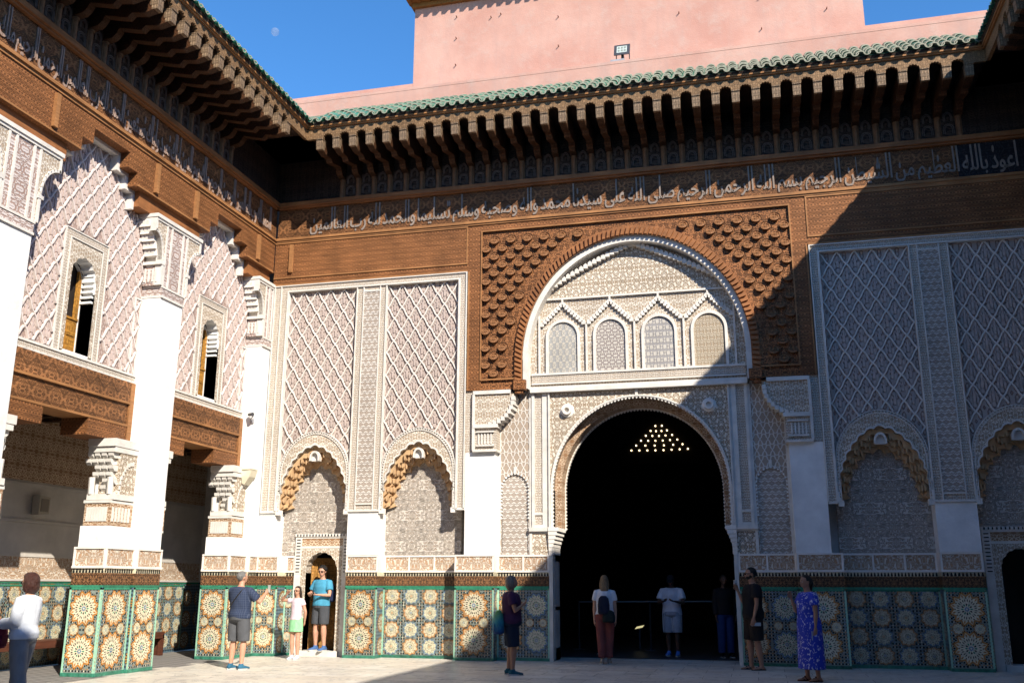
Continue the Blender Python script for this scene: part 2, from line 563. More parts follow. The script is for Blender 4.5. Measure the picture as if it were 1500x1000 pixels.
def eaves(T, us, parent, tu0, tu1, fu0, fu1, rows=4, key='f', dark_from=None, panels=True):
    """us: corbel centres; tu: extent of the tiles; fu: extent of the fascia"""
    o = Vector(parent['_o'])
    prof = [(0, 10.98), (.22, 11.02), (.30, 11.10), (.34, 11.19), (.62, 11.12), (.80, 11.08), (.88, 11.16), (1.12, 11.12), (1.30, 11.16), (1.385, 11.24), (1.385, 11.42), (0, 11.60)]
    src = None
    for i, u in enumerate(us):
        if src is None:
            mb = MB(T)
            a = [mb.pt(u - .072, v, w) for w, v in prof]; b = [mb.pt(u + .072, v, w) for w, v in prof]
            mb.face(a); mb.face(b[::-1])
            n = len(prof)
            for k in range(n): mb.face([b[k], b[(k + 1) % n], a[(k + 1) % n], a[k]])
            src = mb.build('corbel', CORB, parent)
            mb = MB(T)
            mb.box(u - .080, u + .080, 11.25, 11.43, 1.24, 1.392); mb.box(u - .076, u + .076, 11.17, 11.25, 1.27, 1.388)
            mb.box(u - .084, u + .084, 11.405, 11.43, 1.20, 1.410)
            for r in (.05,): mb.tube([T[0](u, 11.30, 1.36), T[0](u, 11.30, 1.402)], .045, 8) if T[0] is WLD[0] else None
            nsrc = mb.build('corbel_nose', NOSE, src, org=o)
            c = MB(T)
            c.cur = 0
            for (v0, v1, r) in ((10.5, 10.54, .062), (10.54, 10.93, .046), (10.93, 10.98, .065)):
                pts = [(r * math.cos(math.pi * k / 6), r * math.sin(math.pi * k / 6)) for k in range(7)]
                lo = [c.pt(u + x, v0, w + .03) for x, w in pts]; hi = [c.pt(u + x, v1, w + .03) for x, w in pts]
                for k in range(6): c.face([lo[k], lo[k + 1], hi[k + 1], hi[k]])
                c.face(hi)
            c.box(u - .062, u + .062, 10.5, 11.0, -.02, .03)
            csrc = c.build('colonnette', COLN, src, org=o)
            a0 = T[0](u, 0, 0)
        else:
            d = Vector(T[0](u, 0, 0)) - Vector(a0)
            q = inst(src, parent, d); inst(csrc, q, (0, 0, 0)); inst(nsrc, q, (0, 0, 0))
    ulo, uhi = min(fu0, fu1), max(fu0, fu1)
    # fascia with lobed openings between the corbel ends
    mb = MB(T)
    cent = [(a + b) / 2 for a, b in zip(us, us[1:])]
    if us:
        step = abs(us[1] - us[0])
        prev = ulo
        for c in cent:
            arc = mono(scallop(arch(c, 11.44, .108, .085, 11.40, 14), 7, .020))
            mb.strip(arc, [(u, 11.68) for u, v in arc], 1.40, 1.40)
            mb.strip(arc, arc, 1.40, 1.33)
            mb.box(prev, arc[0][0], 11.43, 11.68, 1.33, 1.40)
            prev = arc[-1][0]
        mb.box(prev, uhi, 11.43, 11.68, 1.33, 1.40)
    mb.build('fascia', FASC, parent)
    mb = MB(T)
    mb.box(ulo, uhi, 11.68, 11.71, 1.34, 1.44); mb.box(ulo, uhi, 11.71, 11.78, 1.30, 1.47)
    mb.build('cornice_moulding', WOODL, parent)
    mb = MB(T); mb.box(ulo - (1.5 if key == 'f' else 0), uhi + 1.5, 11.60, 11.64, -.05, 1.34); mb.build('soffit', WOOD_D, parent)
    # ledge and inscription strip mouldings
    mb = MB(T); mb.box(ulo - 1.4, uhi + 1.4, 10.40, 10.50, -.02, .13); mb.box(ulo - 1.4, uhi + 1.4, 10.36, 10.40, -.02, .08)
    mb.build('ledge', WOOD, parent)
    if panels:
        prev = ulo - 1.4
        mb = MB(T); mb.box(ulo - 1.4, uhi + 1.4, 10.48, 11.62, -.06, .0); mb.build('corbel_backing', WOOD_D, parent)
        s2 = None
        for c in cent:
            if s2 is None:
                mb = MB(T)
                mb.box(c - .125, c + .125, 10.52, 11.12, 0, .018)
                for r in (.095, .065):
                    ar = arch(c, 10.72, r, r, 10.60, 10); ar2 = arch(c, 10.72, r + .014, r + .014, 10.60, 10); mb.ring(ar, ar2, .018, .034, 1)
                    ar = arch(c, 10.98, r * .8, r * 1.1, 10.88, 10); ar2 = arch(c, 10.98, r * .8 + .014, r * 1.1 + .014, 10.88, 10); mb.ring(ar, ar2, .018, .034, 1)
                s2 = mb.build('painted_panel', [WOOD_G, LEAF2], parent); c0 = T[0](c, 0, 0)
            else:
                inst(s2, parent, Vector(T[0](c, 0, 0)) - Vector(c0))
    # roof
    rf = part('tiled_roof', parent)
    sl = .70
    mb = MB(T)
    poly = [(tu0, tu1)]
    W0, W1 = 1.50, .25
    zt = lambda w: 11.80 + (W0 - w) * sl
    mb.strip([(tu0, zt(W0)), (tu1, zt(W0))], [(tu0, zt(W1)), (tu1, zt(W1))], W0, W1)
    mb.strip([(tu0, zt(W0) - .06), (tu1, zt(W0) - .06)], [(tu0, zt(W0)), (tu1, zt(W0))], W0 - .03, W0, 1)  # dark front strip stands in for the shadowed gap under the tiles
    mb.strip([(tu0, zt(W0) - .06), (tu1, zt(W0) - .06)], [(tu0, zt(W0) - .06), (tu1, zt(W0) - .06)], W0 - .03, 1.2, 1)
    if key == 'f': mb.face([mb.pt(tu0, zt(W0), W0), mb.pt(tu0, zt(W1), W1), mb.pt(tu0 - 1.3, zt(W1), W1)], 0)
    mb.face([mb.pt(tu1, zt(W0), W0), mb.pt(tu1 + 1.3, zt(W1), W1), mb.pt(tu1, zt(W1), W1)], 0)
    mb.build('tile_bed', [ROOFG, WOOD_D], rf)
    n = int(abs(tu1 - tu0) / .226)
    st = (tu1 - tu0) / n
    srcs = []
    mb = MB(T); u = tu0
    A, B, C = [], [], []
    for q in range(9):
        th = math.pi * (1 + q / 8)
        A.append((u + .075 * math.cos(th), zt(W0) + .035 + .075 * math.sin(th))); B.append((u + .075 * math.cos(th), zt(W0) + .16 + .075 * math.sin(th))); C.append((u + .055 * math.cos(th), zt(W0) + .035 + .055 * math.sin(th)))
    mb.strip(A, B, W0 + .085, W0 - .18); mb.strip(C, A, W0 + .085, W0 + .085, 1); mb.strip(C, [(a, b + .12) for a, b in C], W0 + .085, W0 - .18)
    ps = mb.build('eave_tile', [ROOFG, MORT], rf, smooth=True)
    for k in range(1, n + 1): inst(ps, rf, Vector(T[0](tu0 + st * k, 0, 0)) - Vector(T[0](tu0, 0, 0)) + Vector((0, 0, random.uniform(-.006, .006))))
    for k in range(n):
        u = tu0 + st * (k + .5)
        jit = random.uniform(-.012, .012)
        if k == 0:
            for r_ in range(rows):
                mb = MB(T)
                wa = W0 + .04 - r_ * (1.25 / rows); wb = wa - (1.25 / rows) - .06
                ra, rb = .098, .078
                za, zb = zt(wa) + .03, zt(wb) + .0
                A, B, A2 = [], [], []
                for q in range(9):
                    th = math.pi * q / 8
                    A.append((u + ra * math.cos(th), za + ra * math.sin(th)))
                    B.append((u + rb * math.cos(th), zb + rb * math.sin(th)))
                    A2.append((u + (ra - .016) * math.cos(th), za + (ra - .025) * math.sin(th)))
                mb.strip(A, B, wa, wb); mb.strip(A2, A, wa, wa, 1); mb.strip(A2, A2, wa, wa - .12, 1)
                srcs.append(mb.build('roof_tile', [ROOFG, MORT], rf, smooth=True)); b0 = T[0](u, 0, 0)
        else:
            for s_ in srcs:
                d = Vector(T[0](u, 0, 0)) - Vector(b0)
                inst(s_, rf, d + Vector((random.uniform(-.006, .006), random.uniform(-.006, .006), random.uniform(-.008, .008))))
    return rf


LEAF2 = M_plain("worn painted carving", (.13, .10, .09), .2, 6)

# ---------------------------------------------------------------- ground
gr = thing('ground', 'earth bed under the courtyard and the rooms around it', 'ground'); gr['kind'] = 'structure'
for k_ in ('label', 'category'): del gr[k_]
mb = MB(); mb.box(-400, 400, -400, 400, -1.0, -.25); mb.build('earth', MORTAR, gr)
fl = bpy.data.objects.new('courtyard_floor', None); col.objects.link(fl); fl['kind'] = 'structure'; fl['_o'] = [0, 0, 0]
mb = MB(); mb.box(-10.72, 6.3, -2, 21.6, -.24, -.004); mb.build('mortar_bed', MORTAR, fl)
mb = MB(); mb.box(-10.72, 6.3, -2, 12.9, -.2, 0); mb.build('marble_sheet', MARBLE, fl)
SX, SY = .92, .61
src = None
y = 12.92; r_ = 0
while y < 21.3:
    x = -10.70 + (0 if r_ % 2 else -.0)
    first = True
    while x < 6.25:
        wd = SX if not (first and r_ % 2) else SX / 2
        key = (round(wd, 2))
        if key == .92 and src is not None:
            c = inst(src, fl, (0, 0, 0)); c.location = (x, y, random.uniform(-.0015, .0015))
        else:
            mb = MB(); mb.box(0, wd - .011, 0, SY - .011, -.1, 0)
            c = mb.build('slab', MARBLE, fl); c.location = (x, y, 0)
            if key == .92 and src is None: src = c
        first = False
        x += wd
    y += SY; r_ += 1


# ---------------------------------------------------------------- zellige dados
def ngon(mb, cx, cy, r, n, w, m, rot=0.0, sq=1.0):
    i = [mb.pt(cx + r * math.cos(rot + 6.28318 * k / n), cy + sq * r * math.sin(rot + 6.28318 * k / n), w) for k in range(n)]
    mb.face(i, m)


def starp(mb, cx, cy, r0, r1, n, w, m, rot=0.0):
    i = []
    for k in range(2 * n):
        r = r0 if k % 2 == 0 else r1
        i.append(mb.pt(cx + r * math.cos(rot + math.pi * k / n), cy + r * math.sin(rot + math.pi * k / n), w))
    mb.face(i, m)


def kite(mb, cx, cy, an, ra, rb, hw, w, m, mid=.5):
    ca, sa = math.cos(an), math.sin(an)
    rm = ra + (rb - ra) * mid
    P = [(ra, 0), (rm, -hw), (rb, 0), (rm, hw)]
    mb.face([mb.pt(cx + a * ca - b * sa, cy + a * sa + b * ca, w) for a, b in P], m)


def rosette(mb, cx, cy, r, w, kind):
    halo, main = ((4, 2), (3, 2), (3, 2), (4, 2))[kind]
    n = 12 if r > .2 else 10
    st = 6.28318 / n
    starp(mb, cx, cy, r * 1.06, r * .80, n, w + .001, halo, st / 2)
    for k in range(n):
        an = st * k
        kite(mb, cx, cy, an, r * .84, r * .98, r * .055, w + .002, 1)
        kite(mb, cx, cy, an + st / 2, r * .93, r * 1.03, r * .035, w + .003, 1 if kind != 2 else 2)
    starp(mb, cx, cy, r * .90, r * .68, n, w + .002, main, st / 2)
    ngon(mb, cx, cy, r * .66, 24, w + .0022, main)
    for k in range(n):
        an = st * k
        kite(mb, cx, cy, an, r * .60, r * .70, r * .045, w + .0032, 1)
        kite(mb, cx, cy, an + st / 2, r * .62, r * .86, r * .050, w + .003, (5 if kind else 4), .6)
        kite(mb, cx, cy, an + st * .25, r * .90, r * 1.0, r * .04, w + .0035, 1)
        kite(mb, cx, cy, an - st * .25, r * .90, r * 1.0, r * .04, w + .0035, 1)
        kite(mb, cx, cy, an + st * .28, r * .40, r * .60, r * .032, w + .004, 5 if kind else 1)
        kite(mb, cx, cy, an - st * .28, r * .40, r * .60, r * .032, w + .004, 1)
    for k in range(n):
        kite(mb, cx, cy, st * k, r * .16, r * .34, r * .050, w + .004, 1 if k % 2 else 5, .62)
    starp(mb, cx, cy, r * .17, r * .10, 8, w + .005, 3 if kind != 2 else 4)
    ngon(mb, cx, cy, r * .06, 6, w + .006, 2)


def zellige(T, u0, u1, v0, v1, w, parent, layout):
    """hand cut mosaic: rosettes in a net of small black, white and coloured pieces"""
    mb = MB(T)
    W, H = u1 - u0, v1 - v0
    mb.cur = 0
    mb.face([mb.pt(a, b, w) for a, b in ((u0, v0), (u1, v0), (u1, v1), (u0, v1))], 0)
    ros = []
    if layout == 'big':      # columns of large rosettes, two high
        nc = max(1, round(W / .62)); rr = min(W / nc * .47, .315)
        for i in range(nc):
            for j in range(2):
                ros.append((u0 + W * (i + .5) / nc, v0 + H * (j + .5) / 2, rr, (i + 0) % 2))
            if H > 1.2:
                for q in (-.25, .25): ros.append((u0 + W * (i + .5) / nc + q * W / nc, v0 + H * .5, rr * .36, 3))
    else:
        nc = max(2, round(W / .40)); rr = W / nc * .44
        for i in range(nc):
            for j in range(4):
                ros.append((u0 + W * (i + .5) / nc, v0 + H * (j + .5) / 4, min(rr, .185), 0 if (i + j) % 2 else 2))
    g = .060
    nx, ny = int(W / g), int(H / g)
    gx, gy = W / nx, H / ny
    for i in range(nx):
        for j in range(ny):
            x = u0 + gx * (i + .5); y = v0 + gy * (j + .5)
            dm = min((math.hypot(x - a, y - b) / c, k) for a, b, c, k in ros)
            if dm[0] < 1.02: continue
            cc = (4 if dm[1] == 0 else 3) if dm[0] < 1.25 else ((4, 3, 2, 4, 0, 5)[(i * 2 + j * 3 + (i * j) % 4) % 6] if layout == 'small' else (4 if (i // 3 + j // 3) % 2 else 3))
            ngon(mb, x, y, g * .33, 6, w + .002, 1, .5)
            ngon(mb, x + gx * .5, y + gy * .5, g * .26, 4, w + .0015, cc)
            if (i + j) % 2 == 0: ngon(mb, x + gx * .5, y, g * .20, 4, w + .0025, 2)
    for a, b, c, k in ros: rosette(mb, a, b, c, w + .001, k)
    # green edging
    e = .034
    for (a, b, c, d) in ((u0, u0 + e, v0, v1), (u1 - e, u1, v0, v1), (u0, u1, v1 - e, v1)):
        mb.box(a, b, c, d, w, w + .010, 6 if b - a < .1 else 5)
    return mb.build('tile_mosaic', ZM, parent, stuff=True)


def dado(T, u0, u1, w, parent, layout='big', wb=-.62, cor=True, ends=0.0):
    """one straight stretch: glazed plinth, mosaic, brown carved band, merlon band, carved inscription"""
    if u0 > u1: u0, u1 = u1, u0
    mb = MB(T); mb.box(u0, u1, 0, .06, wb, w + .018); mb.build('tile_plinth', ROOFG, parent)
    mb = MB(T); mb.box(u0, u1, .06, 1.452, wb, w - .006); mb.build('dado_core', ZELL, parent)
    zellige(T, u0, u1, .06, 1.45, w, parent, layout)
    mb = MB(T); mb.box(u0, u1, 1.452, 1.492, wb, w + .012); mb.build('glazed_strip', ZG, parent)
    mb = MB(T); mb.box(u0, u1, 1.492, 1.695, wb, w + .003); mb.build('brown_band', BROWNC, parent)
    mb = MB(T); mb.box(u0, u1, 1.695, 1.775, wb, w, 0)
    n = max(1, int((u1 - u0) / .062)); s = (u1 - u0) / n
    for k in range(n):
        c = u0 + s * (k + .5)
        for (h, a, b) in ((.5, 1.70, 1.735), (.28, 1.735, 1.765)):
            mb.box(c - s * h * .62, c + s * h * .62, a, b, w - .001, w + .005, 1)
    mb.build('merlon_band', [ZW, ZB], parent)
    mb = MB(T); mb.box(u0 - ends, u1 + ends, 1.775, 1.815, wb, w + .035); mb.box(u0, u1, 2.10, 2.135, wb, w + .02)
    n = max(1, round((u1 - u0) / .62)); s = (u1 - u0) / n
    for k in range(n + 1):
        c = min(max(u0 + s * k, u0 + .018), u1 - .018); mb.box(c - .018 - .003 * (k == 0), c + .018 + .003 * (k == n), 1.815, 2.10, wb + .01, w + .014)
    mb.build('plaster_moulding', WHITE2, parent)
    mb = MB(T); mb.box(u0, u1, 1.815, 2.10, wb, w); mb.build('carved_writing_band', ST_K, parent)


# ---------------------------------------------------------------- lattice of diamond ridges
def lattice(T, u0, u1, v0, v1, w, keep, parent, cw=.345, ch=.53, th=.0165, hgt=.032, leaf=True, nm='lattice', mats=None, phase=0.0):
    mb = MB(T)
    nx = max(1, round((u1 - u0) / cw)); cw = (u1 - u0) / nx
    ny = int((v1 - v0) / ch) + 2
    V = lambda i, j: (u0 + cw * i * .5, v1 - ch * .5 * j - phase)

    def seg(a, b, bow):
        N = 4; up = .003 if bow > 0 else 0
        A = Vector(a); B = Vector(b); d = (B - A); nrm = Vector((-d.y, d.x)).normalized()
        P = []
        for k in range(N + 1):
            t = k / N
            P.append(A + d * t + nrm * bow * math.sin(2 * math.pi * t))
        for p, q in zip(P, P[1:]):
            c = (p + q) / 2
            if not (u0 <= c.x <= u1 and v0 <= c.y <= v1 and keep(c.x, c.y)): continue
            dd = (q - p).normalized(); n = Vector((-dd.y, dd.x)) * th
            i = [mb.pt(*(p + n), w), mb.pt(*(q + n), w), mb.pt(*(q - n), w), mb.pt(*(p - n), w)]
            i2 = [mb.pt(*(p + n * .7), w + hgt + up), mb.pt(*(q + n * .7), w + hgt + up), mb.pt(*(q - n * .7), w + hgt + up), mb.pt(*(p - n * .7), w + hgt + up)]
            mb.face(i2[::-1], 0); mb.face([i[0], i[1], i2[1], i2[0]][::-1], 0); mb.face([i[2], i[3], i2[3], i2[2]][::-1], 0)

    for j in range(0, 2 * ny + 1):
        for i in range(-1, 2 * nx + 2):
            if (i + j) % 2: continue
            a = V(i, j)
            seg(a, V(i + 1, j + 1), .010); seg(a, V(i - 1, j + 1), -.010)
            c = (a[0], a[1] - ch * .5)
            if leaf and u0 + cw * .2 < c[0] < u1 - cw * .2 and v0 + .1 < c[1] < v1 - .05 and keep(c[0], c[1] - ch * .3) and keep(c[0], c[1]) and keep(c[0] - cw * .3, c[1]) and keep(c[0] + cw * .3, c[1]):
                k = cw / .345
                for (dx, dy, hw, hh, m, hz) in ((0, .03, .026, .10, 1, .024), (-.062, -.02, .020, .075, 1, .020), (.062, -.02, .020, .075, 1, .020), (0, -.13, .030, .05, 1, .022), (0, .15, .018, .045, 1, .026), (-.04, .09, .016, .03, 1, .016), (.04, .09, .016, .03, 1, .016)):
                    x, y = c[0] + dx * k, c[1] + dy * k
                    hw *= k; hh *= k
                    pts = [(x, y + hh), (x - hw, y + hh * .2), (x - hw * .7, y - hh), (x + hw * .7, y - hh), (x + hw, y + hh * .2)]
                    mb.prism(pts[::-1] if False else [pts[0], pts[1], pts[2], pts[3], pts[4]], w, w + hz, m)
    return mb.build(nm, mats or [BAND, LEAF], parent, stuff=True)


def beads(T, pts, n, size, w0, w1, mat, parent, nm='beading'):
    mb = MB(T)
    for (u, v) in resample(pts, n):
        mb.box(u - size / 2, u + size / 2, v - size / 2, v + size / 2, w0, w1)
    return mb.build(nm, mat, parent, stuff=True)


def niche_arch(T, c, parent, uL, uR, door=False):
    """ring, muqarnas mouth and back of one shallow blind niche"""
    outer = arch(c, 3.90, .835, .96, 3.11, 30, pk=.04)
    mouth0 = arch(c, 3.35, .80, 1.18, 3.11, 30, p=1.75)
    mouth = scallop(mouth0, 17, .045)
    # carved plate between mouth and ring
    N = 96
    A = resample(mouth, N); B = resample(outer, N)
    mb = MB(T); mb.ring(A, B, -.10, -.008); mb.build('arch_plate', ST_F, parent)
    mb = MB(T)
    o2 = arch(c, 3.90, .865, .995, 3.05, 30, pk=.04); o1 = arch(c, 3.90, .80, .925, 3.05, 30, pk=.04)
    mb.ring(o1, arch(c, 3.90, .815, .94, 3.05, 30, pk=.04), -.02, .012); mb.ring(arch(c, 3.90, .852, .98, 3.05, 30, pk=.04), o2, -.1, .012)
    A = resample(scallop(mouth0, 17, .045), N); B = resample(scallop(arch(c, 3.35, .825, 1.215, 3.11, 30, p=1.75), 17, .05), N)
    mb.ring(A, B, -.05, .012)
    mb.build('arch_moulding', TRIM, parent)
    beads(T, arch(c, 3.90, .834, .96, 3.11, 30, pk=.04), 74, .026, -.01, .010, TRIM, parent)
    # stalactite tiers
    mb = MB(T)
    tiers = [(.80, 1.18, 17, -.10, 0), (.755, 1.06, 13, -.18, .5), (.70, .96, 12, -.26, 0), (.65, .87, 11, -.34, .5), (.61, .81, 11, -.42, 0)]
    prev = None
    for j in range(1, len(tiers)):
        a, b, n, w, ph = tiers[j]; wp = tiers[j - 1][3]
        cur = resample(scallop(arch(c, 3.32 - .012 * j, a, b, 3.20 - .10 * (j == 1), 30, p=1.75), n, .085, ph), N)
        out = resample(arch(c, 3.35, .90, 1.30, 3.11, 30, p=1.75), N)
        mb.ring(cur, out, w, wp - .004)
    # small pendant cells
    for j, (a, b, w) in enumerate(((.745, 1.06, -.12), (.70, .97, -.19), (.655, .89, -.26))):
        pts = resample(arch(c, 3.32, a, b, 3.32, 30, p=1.75), 14 - j)
        for (u, v) in pts[(j % 2):]:
            mb.prism([(u - .018, v + .09), (u - .016, v - .0), (u, v - .03), (u + .016, v - .0), (u + .018, v + .09)], w - .08, w + .03)
    mb.build('muqarnas', MUQ, parent)
    # scalloped shell at the crown
    mb = MB(T)
    mb.ring(arch(c, 4.28, .085, .12, 4.22, 12), arch(c, 4.28, .12, .165, 4.22, 12), -.10, .006)
    mb.prism(arch(c, 4.28, .10, .14, 4.22, 12), -.16, -.075)
    mb.build('crown_shell', TRIM, parent)
    mb = MB(T)
    if door: mb.box(uL, c - .5, 2.135, 4.62, -.6, -.42); mb.box(c + .5, uR, 2.135, 4.62, -.6, -.42); mb.box(c - .5, c + .5, 2.3, 4.62, -.6, -.42)
    else: mb.box(uL, uR, 2.135, 4.62, -.60, -.42)
    mb.build('niche_back', ST_L, parent)


# ================================================================= the end wall with the great portal
fac = thing('portal_facade', 'end wall with great arched doorway, diamond stucco panels and carved cedar above', 'building', (XC, YF, 0))
T = FAC
# --- masonry behind
mb = MB(T)
for s in (-1, 1):
    c = XC + s * 7.145
    mb.box(XC + s * 1.86, c - s * .45, 0, 12.2, -1.1, -.60); mb.box(c + s * .45, XC + s * 9.25, 0, 12.2, -1.1, -.60); mb.box(c - .45, c + .45, 2.3, 12.2, -1.1, -.60)
mb.box(XC - 1.86, XC + 1.86, 5.45, 12.2, -1.1, -.60)
mb.build('masonry', WHITE_G, fac)
# --- parapet and the upper walls
mb = MB(T)
mb.box(-13.5, 9.0, 11.9, 13.02, -.50, .30); mb.box(-13.5, 9.0, 13.02, 13.09, -.50, .306)
mb.build('parapet', PINK, fac)
mb = MB(T); mb.box(-13.5, 9.0, 12.0, 13.66, -1.2, -.502); mb.build('upper_wall', PINK, fac)
us_f = [-9.24 + .405 * i + .0 for i in range(36)]
us_f = [u for u in us_f if u < 4.75]
eaves(FAC, us_f, fac, -9.42, 4.72, -9.55, 4.85)
# inscription
mb = MB(T); mb.box(-10.9, 6.2, 9.62, 10.36, -.1, .0); mb.build('inscription_ground', WOOD_S, fac)
mb = MB(T); mb.box(4.42, 5.75, 9.64, 10.34, 0, .006); mb.build('blackened_panel', WOOD_B, fac)
inscription('inscription', TXT_F, FAC, -10.05, 5.55, 9.66, 10.33, 0.0, STROKE, fac)
mb = MB(T); mb.box(-10.9, 6.2, 9.56, 9.62, -.1, .055); mb.box(-10.9, 6.2, 9.52, 9.56, -.1, .03); mb.build('batten', WOODL, fac)
# timber beam, long panels
for s in (-1, 1):
    a, b = XC + s * 3.72, XC + s * 8.58
    mb = MB(T); mb.box(a, b, 8.42, 9.52, -.1, 0); mb.build('timber_beam', WOOD_F, fac)
    mb = MB(T)
    for v0, v1, w in ((8.42, 8.46, .03), (8.60, 8.635, .022), (9.48, 9.52, .02)): mb.box(a, b, v0, v1, 0, w)
    mb.box(a, a + s * .03, 8.635, 9.48, 0, .02)
    mb.build('beam_trim', WOODL, fac)
    u = XC + s * 8.14
    mb = MB(T); mb.box(u - .045, u + .045, 8.74, 9.44, 0, .06); mb.build('wood_cleat', WOODL, fac)
    # border of the central block going down beside the diamond panels
    mb = MB(T); mb.box(XC + s * 3.38, XC + s * 3.70, 5.66, 8.42, -.1, 0); mb.build('timber_border', WOOD_F, fac)
    mb = MB(T); mb.box(XC + s * 3.37, XC + s * 3.40, 5.9, 9.38, 0, .028); mb.box(XC + s * 3.665, XC + s * 3.70, 5.66, 8.42, 0, .02)
    mb.box(XC + s * 2.62, XC + s * 3.40, 5.87, 5.90, 0, .028)
    mb.build('border_trim', WOODL, fac)
mb = MB(T); mb.box(XC - 3.38, XC + 3.38, 9.35, 9.52, -.1, 0.004); mb.box(XC - 3.72, XC - 3.38, 8.42, 9.52, -.1, 0); mb.box(XC + 3.38, XC + 3.72, 8.42, 9.52, -.1, 0)
mb.build('timber_beam', WOOD_F, fac)
mb = MB(T); mb.box(XC - 3.38, XC + 3.38, 9.34, 9.37, 0.004, .03); mb.build('border_trim', WOODL, fac)
sp = arch(XC, 6.3, 2.60, 2.88, 5.66, 60)
mb = MB(T); spandrel(mb, sp, 9.35, XC - 3.38, XC + 3.38, -.1, -.03); mb.build('spandrel', WOOD_C, fac)
# carved bosses
src = None
for j in range(18):
    for i in range(-9, 10):
        u = XC + i * .385 + (.1925 if j % 2 else 0); v = 6.02 + j * .193
        if abs(u - XC) > 3.30 or v > 9.30: continue
        dx, dz = (u - XC) / 2.80, max(0, (v - 6.3)) / 3.06
        if dx * dx + dz * dz < 1.0: continue
        if src is None:
            mb = MB(T)
            N = 14
            pr = [(u + .105 * math.cos(6.28318 * k / N), v + .085 * math.sin(6.28318 * k / N)) for k in range(N)]
            wf = lambda z: -.012 + .075 * (v + .085 - z) / .17
            base_ = [mb.pt(x, z, -.035) for x, z in pr]; rim = [mb.pt(x, z, wf(z)) for x, z in pr]
            inn = [mb.pt(u + (x - u) * .68, v + .012 + (z - v) * .66, wf(z) - .004) for x, z in pr]; ctr = [mb.pt(u + (x - u) * .60, v + .012 + (z - v) * .58, wf(z) - .022) for x, z in pr]
            for A, B in ((base_, rim), (rim, inn), (inn, ctr)):
                for k in range(N): mb.face([A[k], A[(k + 1) % N], B[(k + 1) % N], B[k]])
            mb.face(ctr)
            mb.prism([(u, v + .055), (u - .03, v), (u, v - .03), (u + .03, v)], -.01, .035)
            P0 = arch(u, v, .125, .125, v - .03, 10); P1 = arch(u, v, .138, .14, v - .03, 10)
            mb.ring(P0, P1, -.035, -.018)
            src = mb.build('carved_boss', BOSS, fac); o0 = (u, v)
        else:
            inst(src, fac, (u - o0[0], 0, v - o0[1]))
# rope archivolt
mb = MB(T)
A = resample(arch(XC, 6.3, 2.455, 2.70, 5.80, 60), 88); B = resample(arch(XC, 6.3, 2.60, 2.88, 5.80, 60), 88)
for k in range(88):
    a, a2, b, b2 = A[k], A[min(88, k + 1)], B[min(88, k + 1)], B[min(88, k + 1)]
    p0 = Vector(A[k]); p1 = Vector(A[k]).lerp(Vector(A[k + 1]), .62); q0 = Vector(B[k]).lerp(Vector(B[k + 1]), .45); q1 = Vector(B[k]).lerp(Vector(B[k + 1]), .99)
    pm0 = p0.lerp(q0, .5); pm1 = p1.lerp(q1, .5)
    mb.prism([p0, p1, pm1, q1, q0, pm0], -.05, .055)
mb.build('rope_archivolt', WOOD, fac)
mb = MB(T); mb.ring(arch(XC, 6.3, 2.44, 2.685, 5.66, 60), arch(XC, 6.3, 2.62, 2.90, 5.66, 60), -.12, .0); mb.build('arch_rim', WOOD, fac)
for s in (-1, 1):
    mb = MB(T); mb.box(XC + s * 2.62, XC + s * 2.36, 5.62, 5.84, -.10, .07); mb.box(XC + s * 2.60, XC + s * 2.42, 5.55, 5.62, -.1, .03)
    mb.build('wood_bracket', WOOD_C, fac)
# white reveal of the great arch
mb = MB(T)
P0 = arch(XC, 6.3, 2.44, 2.685, 5.66, 60)
mb.strip(P0, P0, -.01, -.36)
mb.ring(arch(XC, 6.3, 2.33, 2.56, 5.66, 60), P0, -.36, -.06)
mb.build('arch_reveal', TRIM, fac)
# tympanum
mb = MB(T); mb.prism(arch(XC, 6.3, 2.42, 2.66, 5.66, 60)[::-1], -.50, -.355); mb.build('tympanum', ST_F, fac)
WP = -.35
mb = MB(T)
mb.box(XC - 2.3, XC + 2.3, 5.99, 6.035, WP, WP + .05); mb.box(XC - 2.3, XC + 2.3, 5.79, 5.82, WP, WP + .04)
mb.box(XC - 2.05, XC + 2.05, 7.70, 7.74, WP, WP + .05)
for s in (-1, 1):
    for c in (.53, 1.59):
        cx = XC + s * c
        mb.ring(arch(cx, 6.84, .325, .34, 6.035, 16), arch(cx, 6.84, .385, .405, 6.035, 16), WP - .06, WP + .045)
        # scalloped gable line
        for q in (-1, 1):
            for k in range(8):
                t = (k + .5) / 8
                u = cx + q * .50 * (1 - t); v = 7.10 + .48 * t
                mb.prism([(u - .045, v - .03), (u + .045, v - .03), (u + .04, v + .05), (u, v + .085), (u - .04, v + .05)], WP, WP + .055)
        mb.box(cx - .02, cx + .02, 7.58, 7.70, WP, WP + .06)
    mb.box(XC + s * 1.04, XC + s * 1.08, 6.035, 7.10, WP, WP + .05)
mb.box(XC - .02, XC + .02, 6.035, 7.10, WP, WP + .05)
for s in (-1, 1):
    mb.box(XC + s * 2.10, XC + s * 2.14, 6.035, 7.35, WP, WP + .05)
    for k in range(20):
        t = (k + .5) / 20
        u = XC + s * 1.98 * (1 - t); v = 7.80 + 1.06 * t ** .8
        mb.prism([(u - .05, v - .02), (u + .05, v - .02), (u + .045, v + .06), (u, v + .10), (u - .045, v + .06)], WP, WP + .13)
mb.build('tympanum_moulding', TRIM, fac)
mb = MB(T); mb.prism([(XC + a, b) for a, b in ((-1.9, 7.75), (1.9, 7.75), (1.2, 8.35), (.5, 8.75), (0, 8.86), (-.5, 8.75), (-1.2, 8.35))], WP - .02, WP + .012)
mb.build('gable_panel', ST, fac)
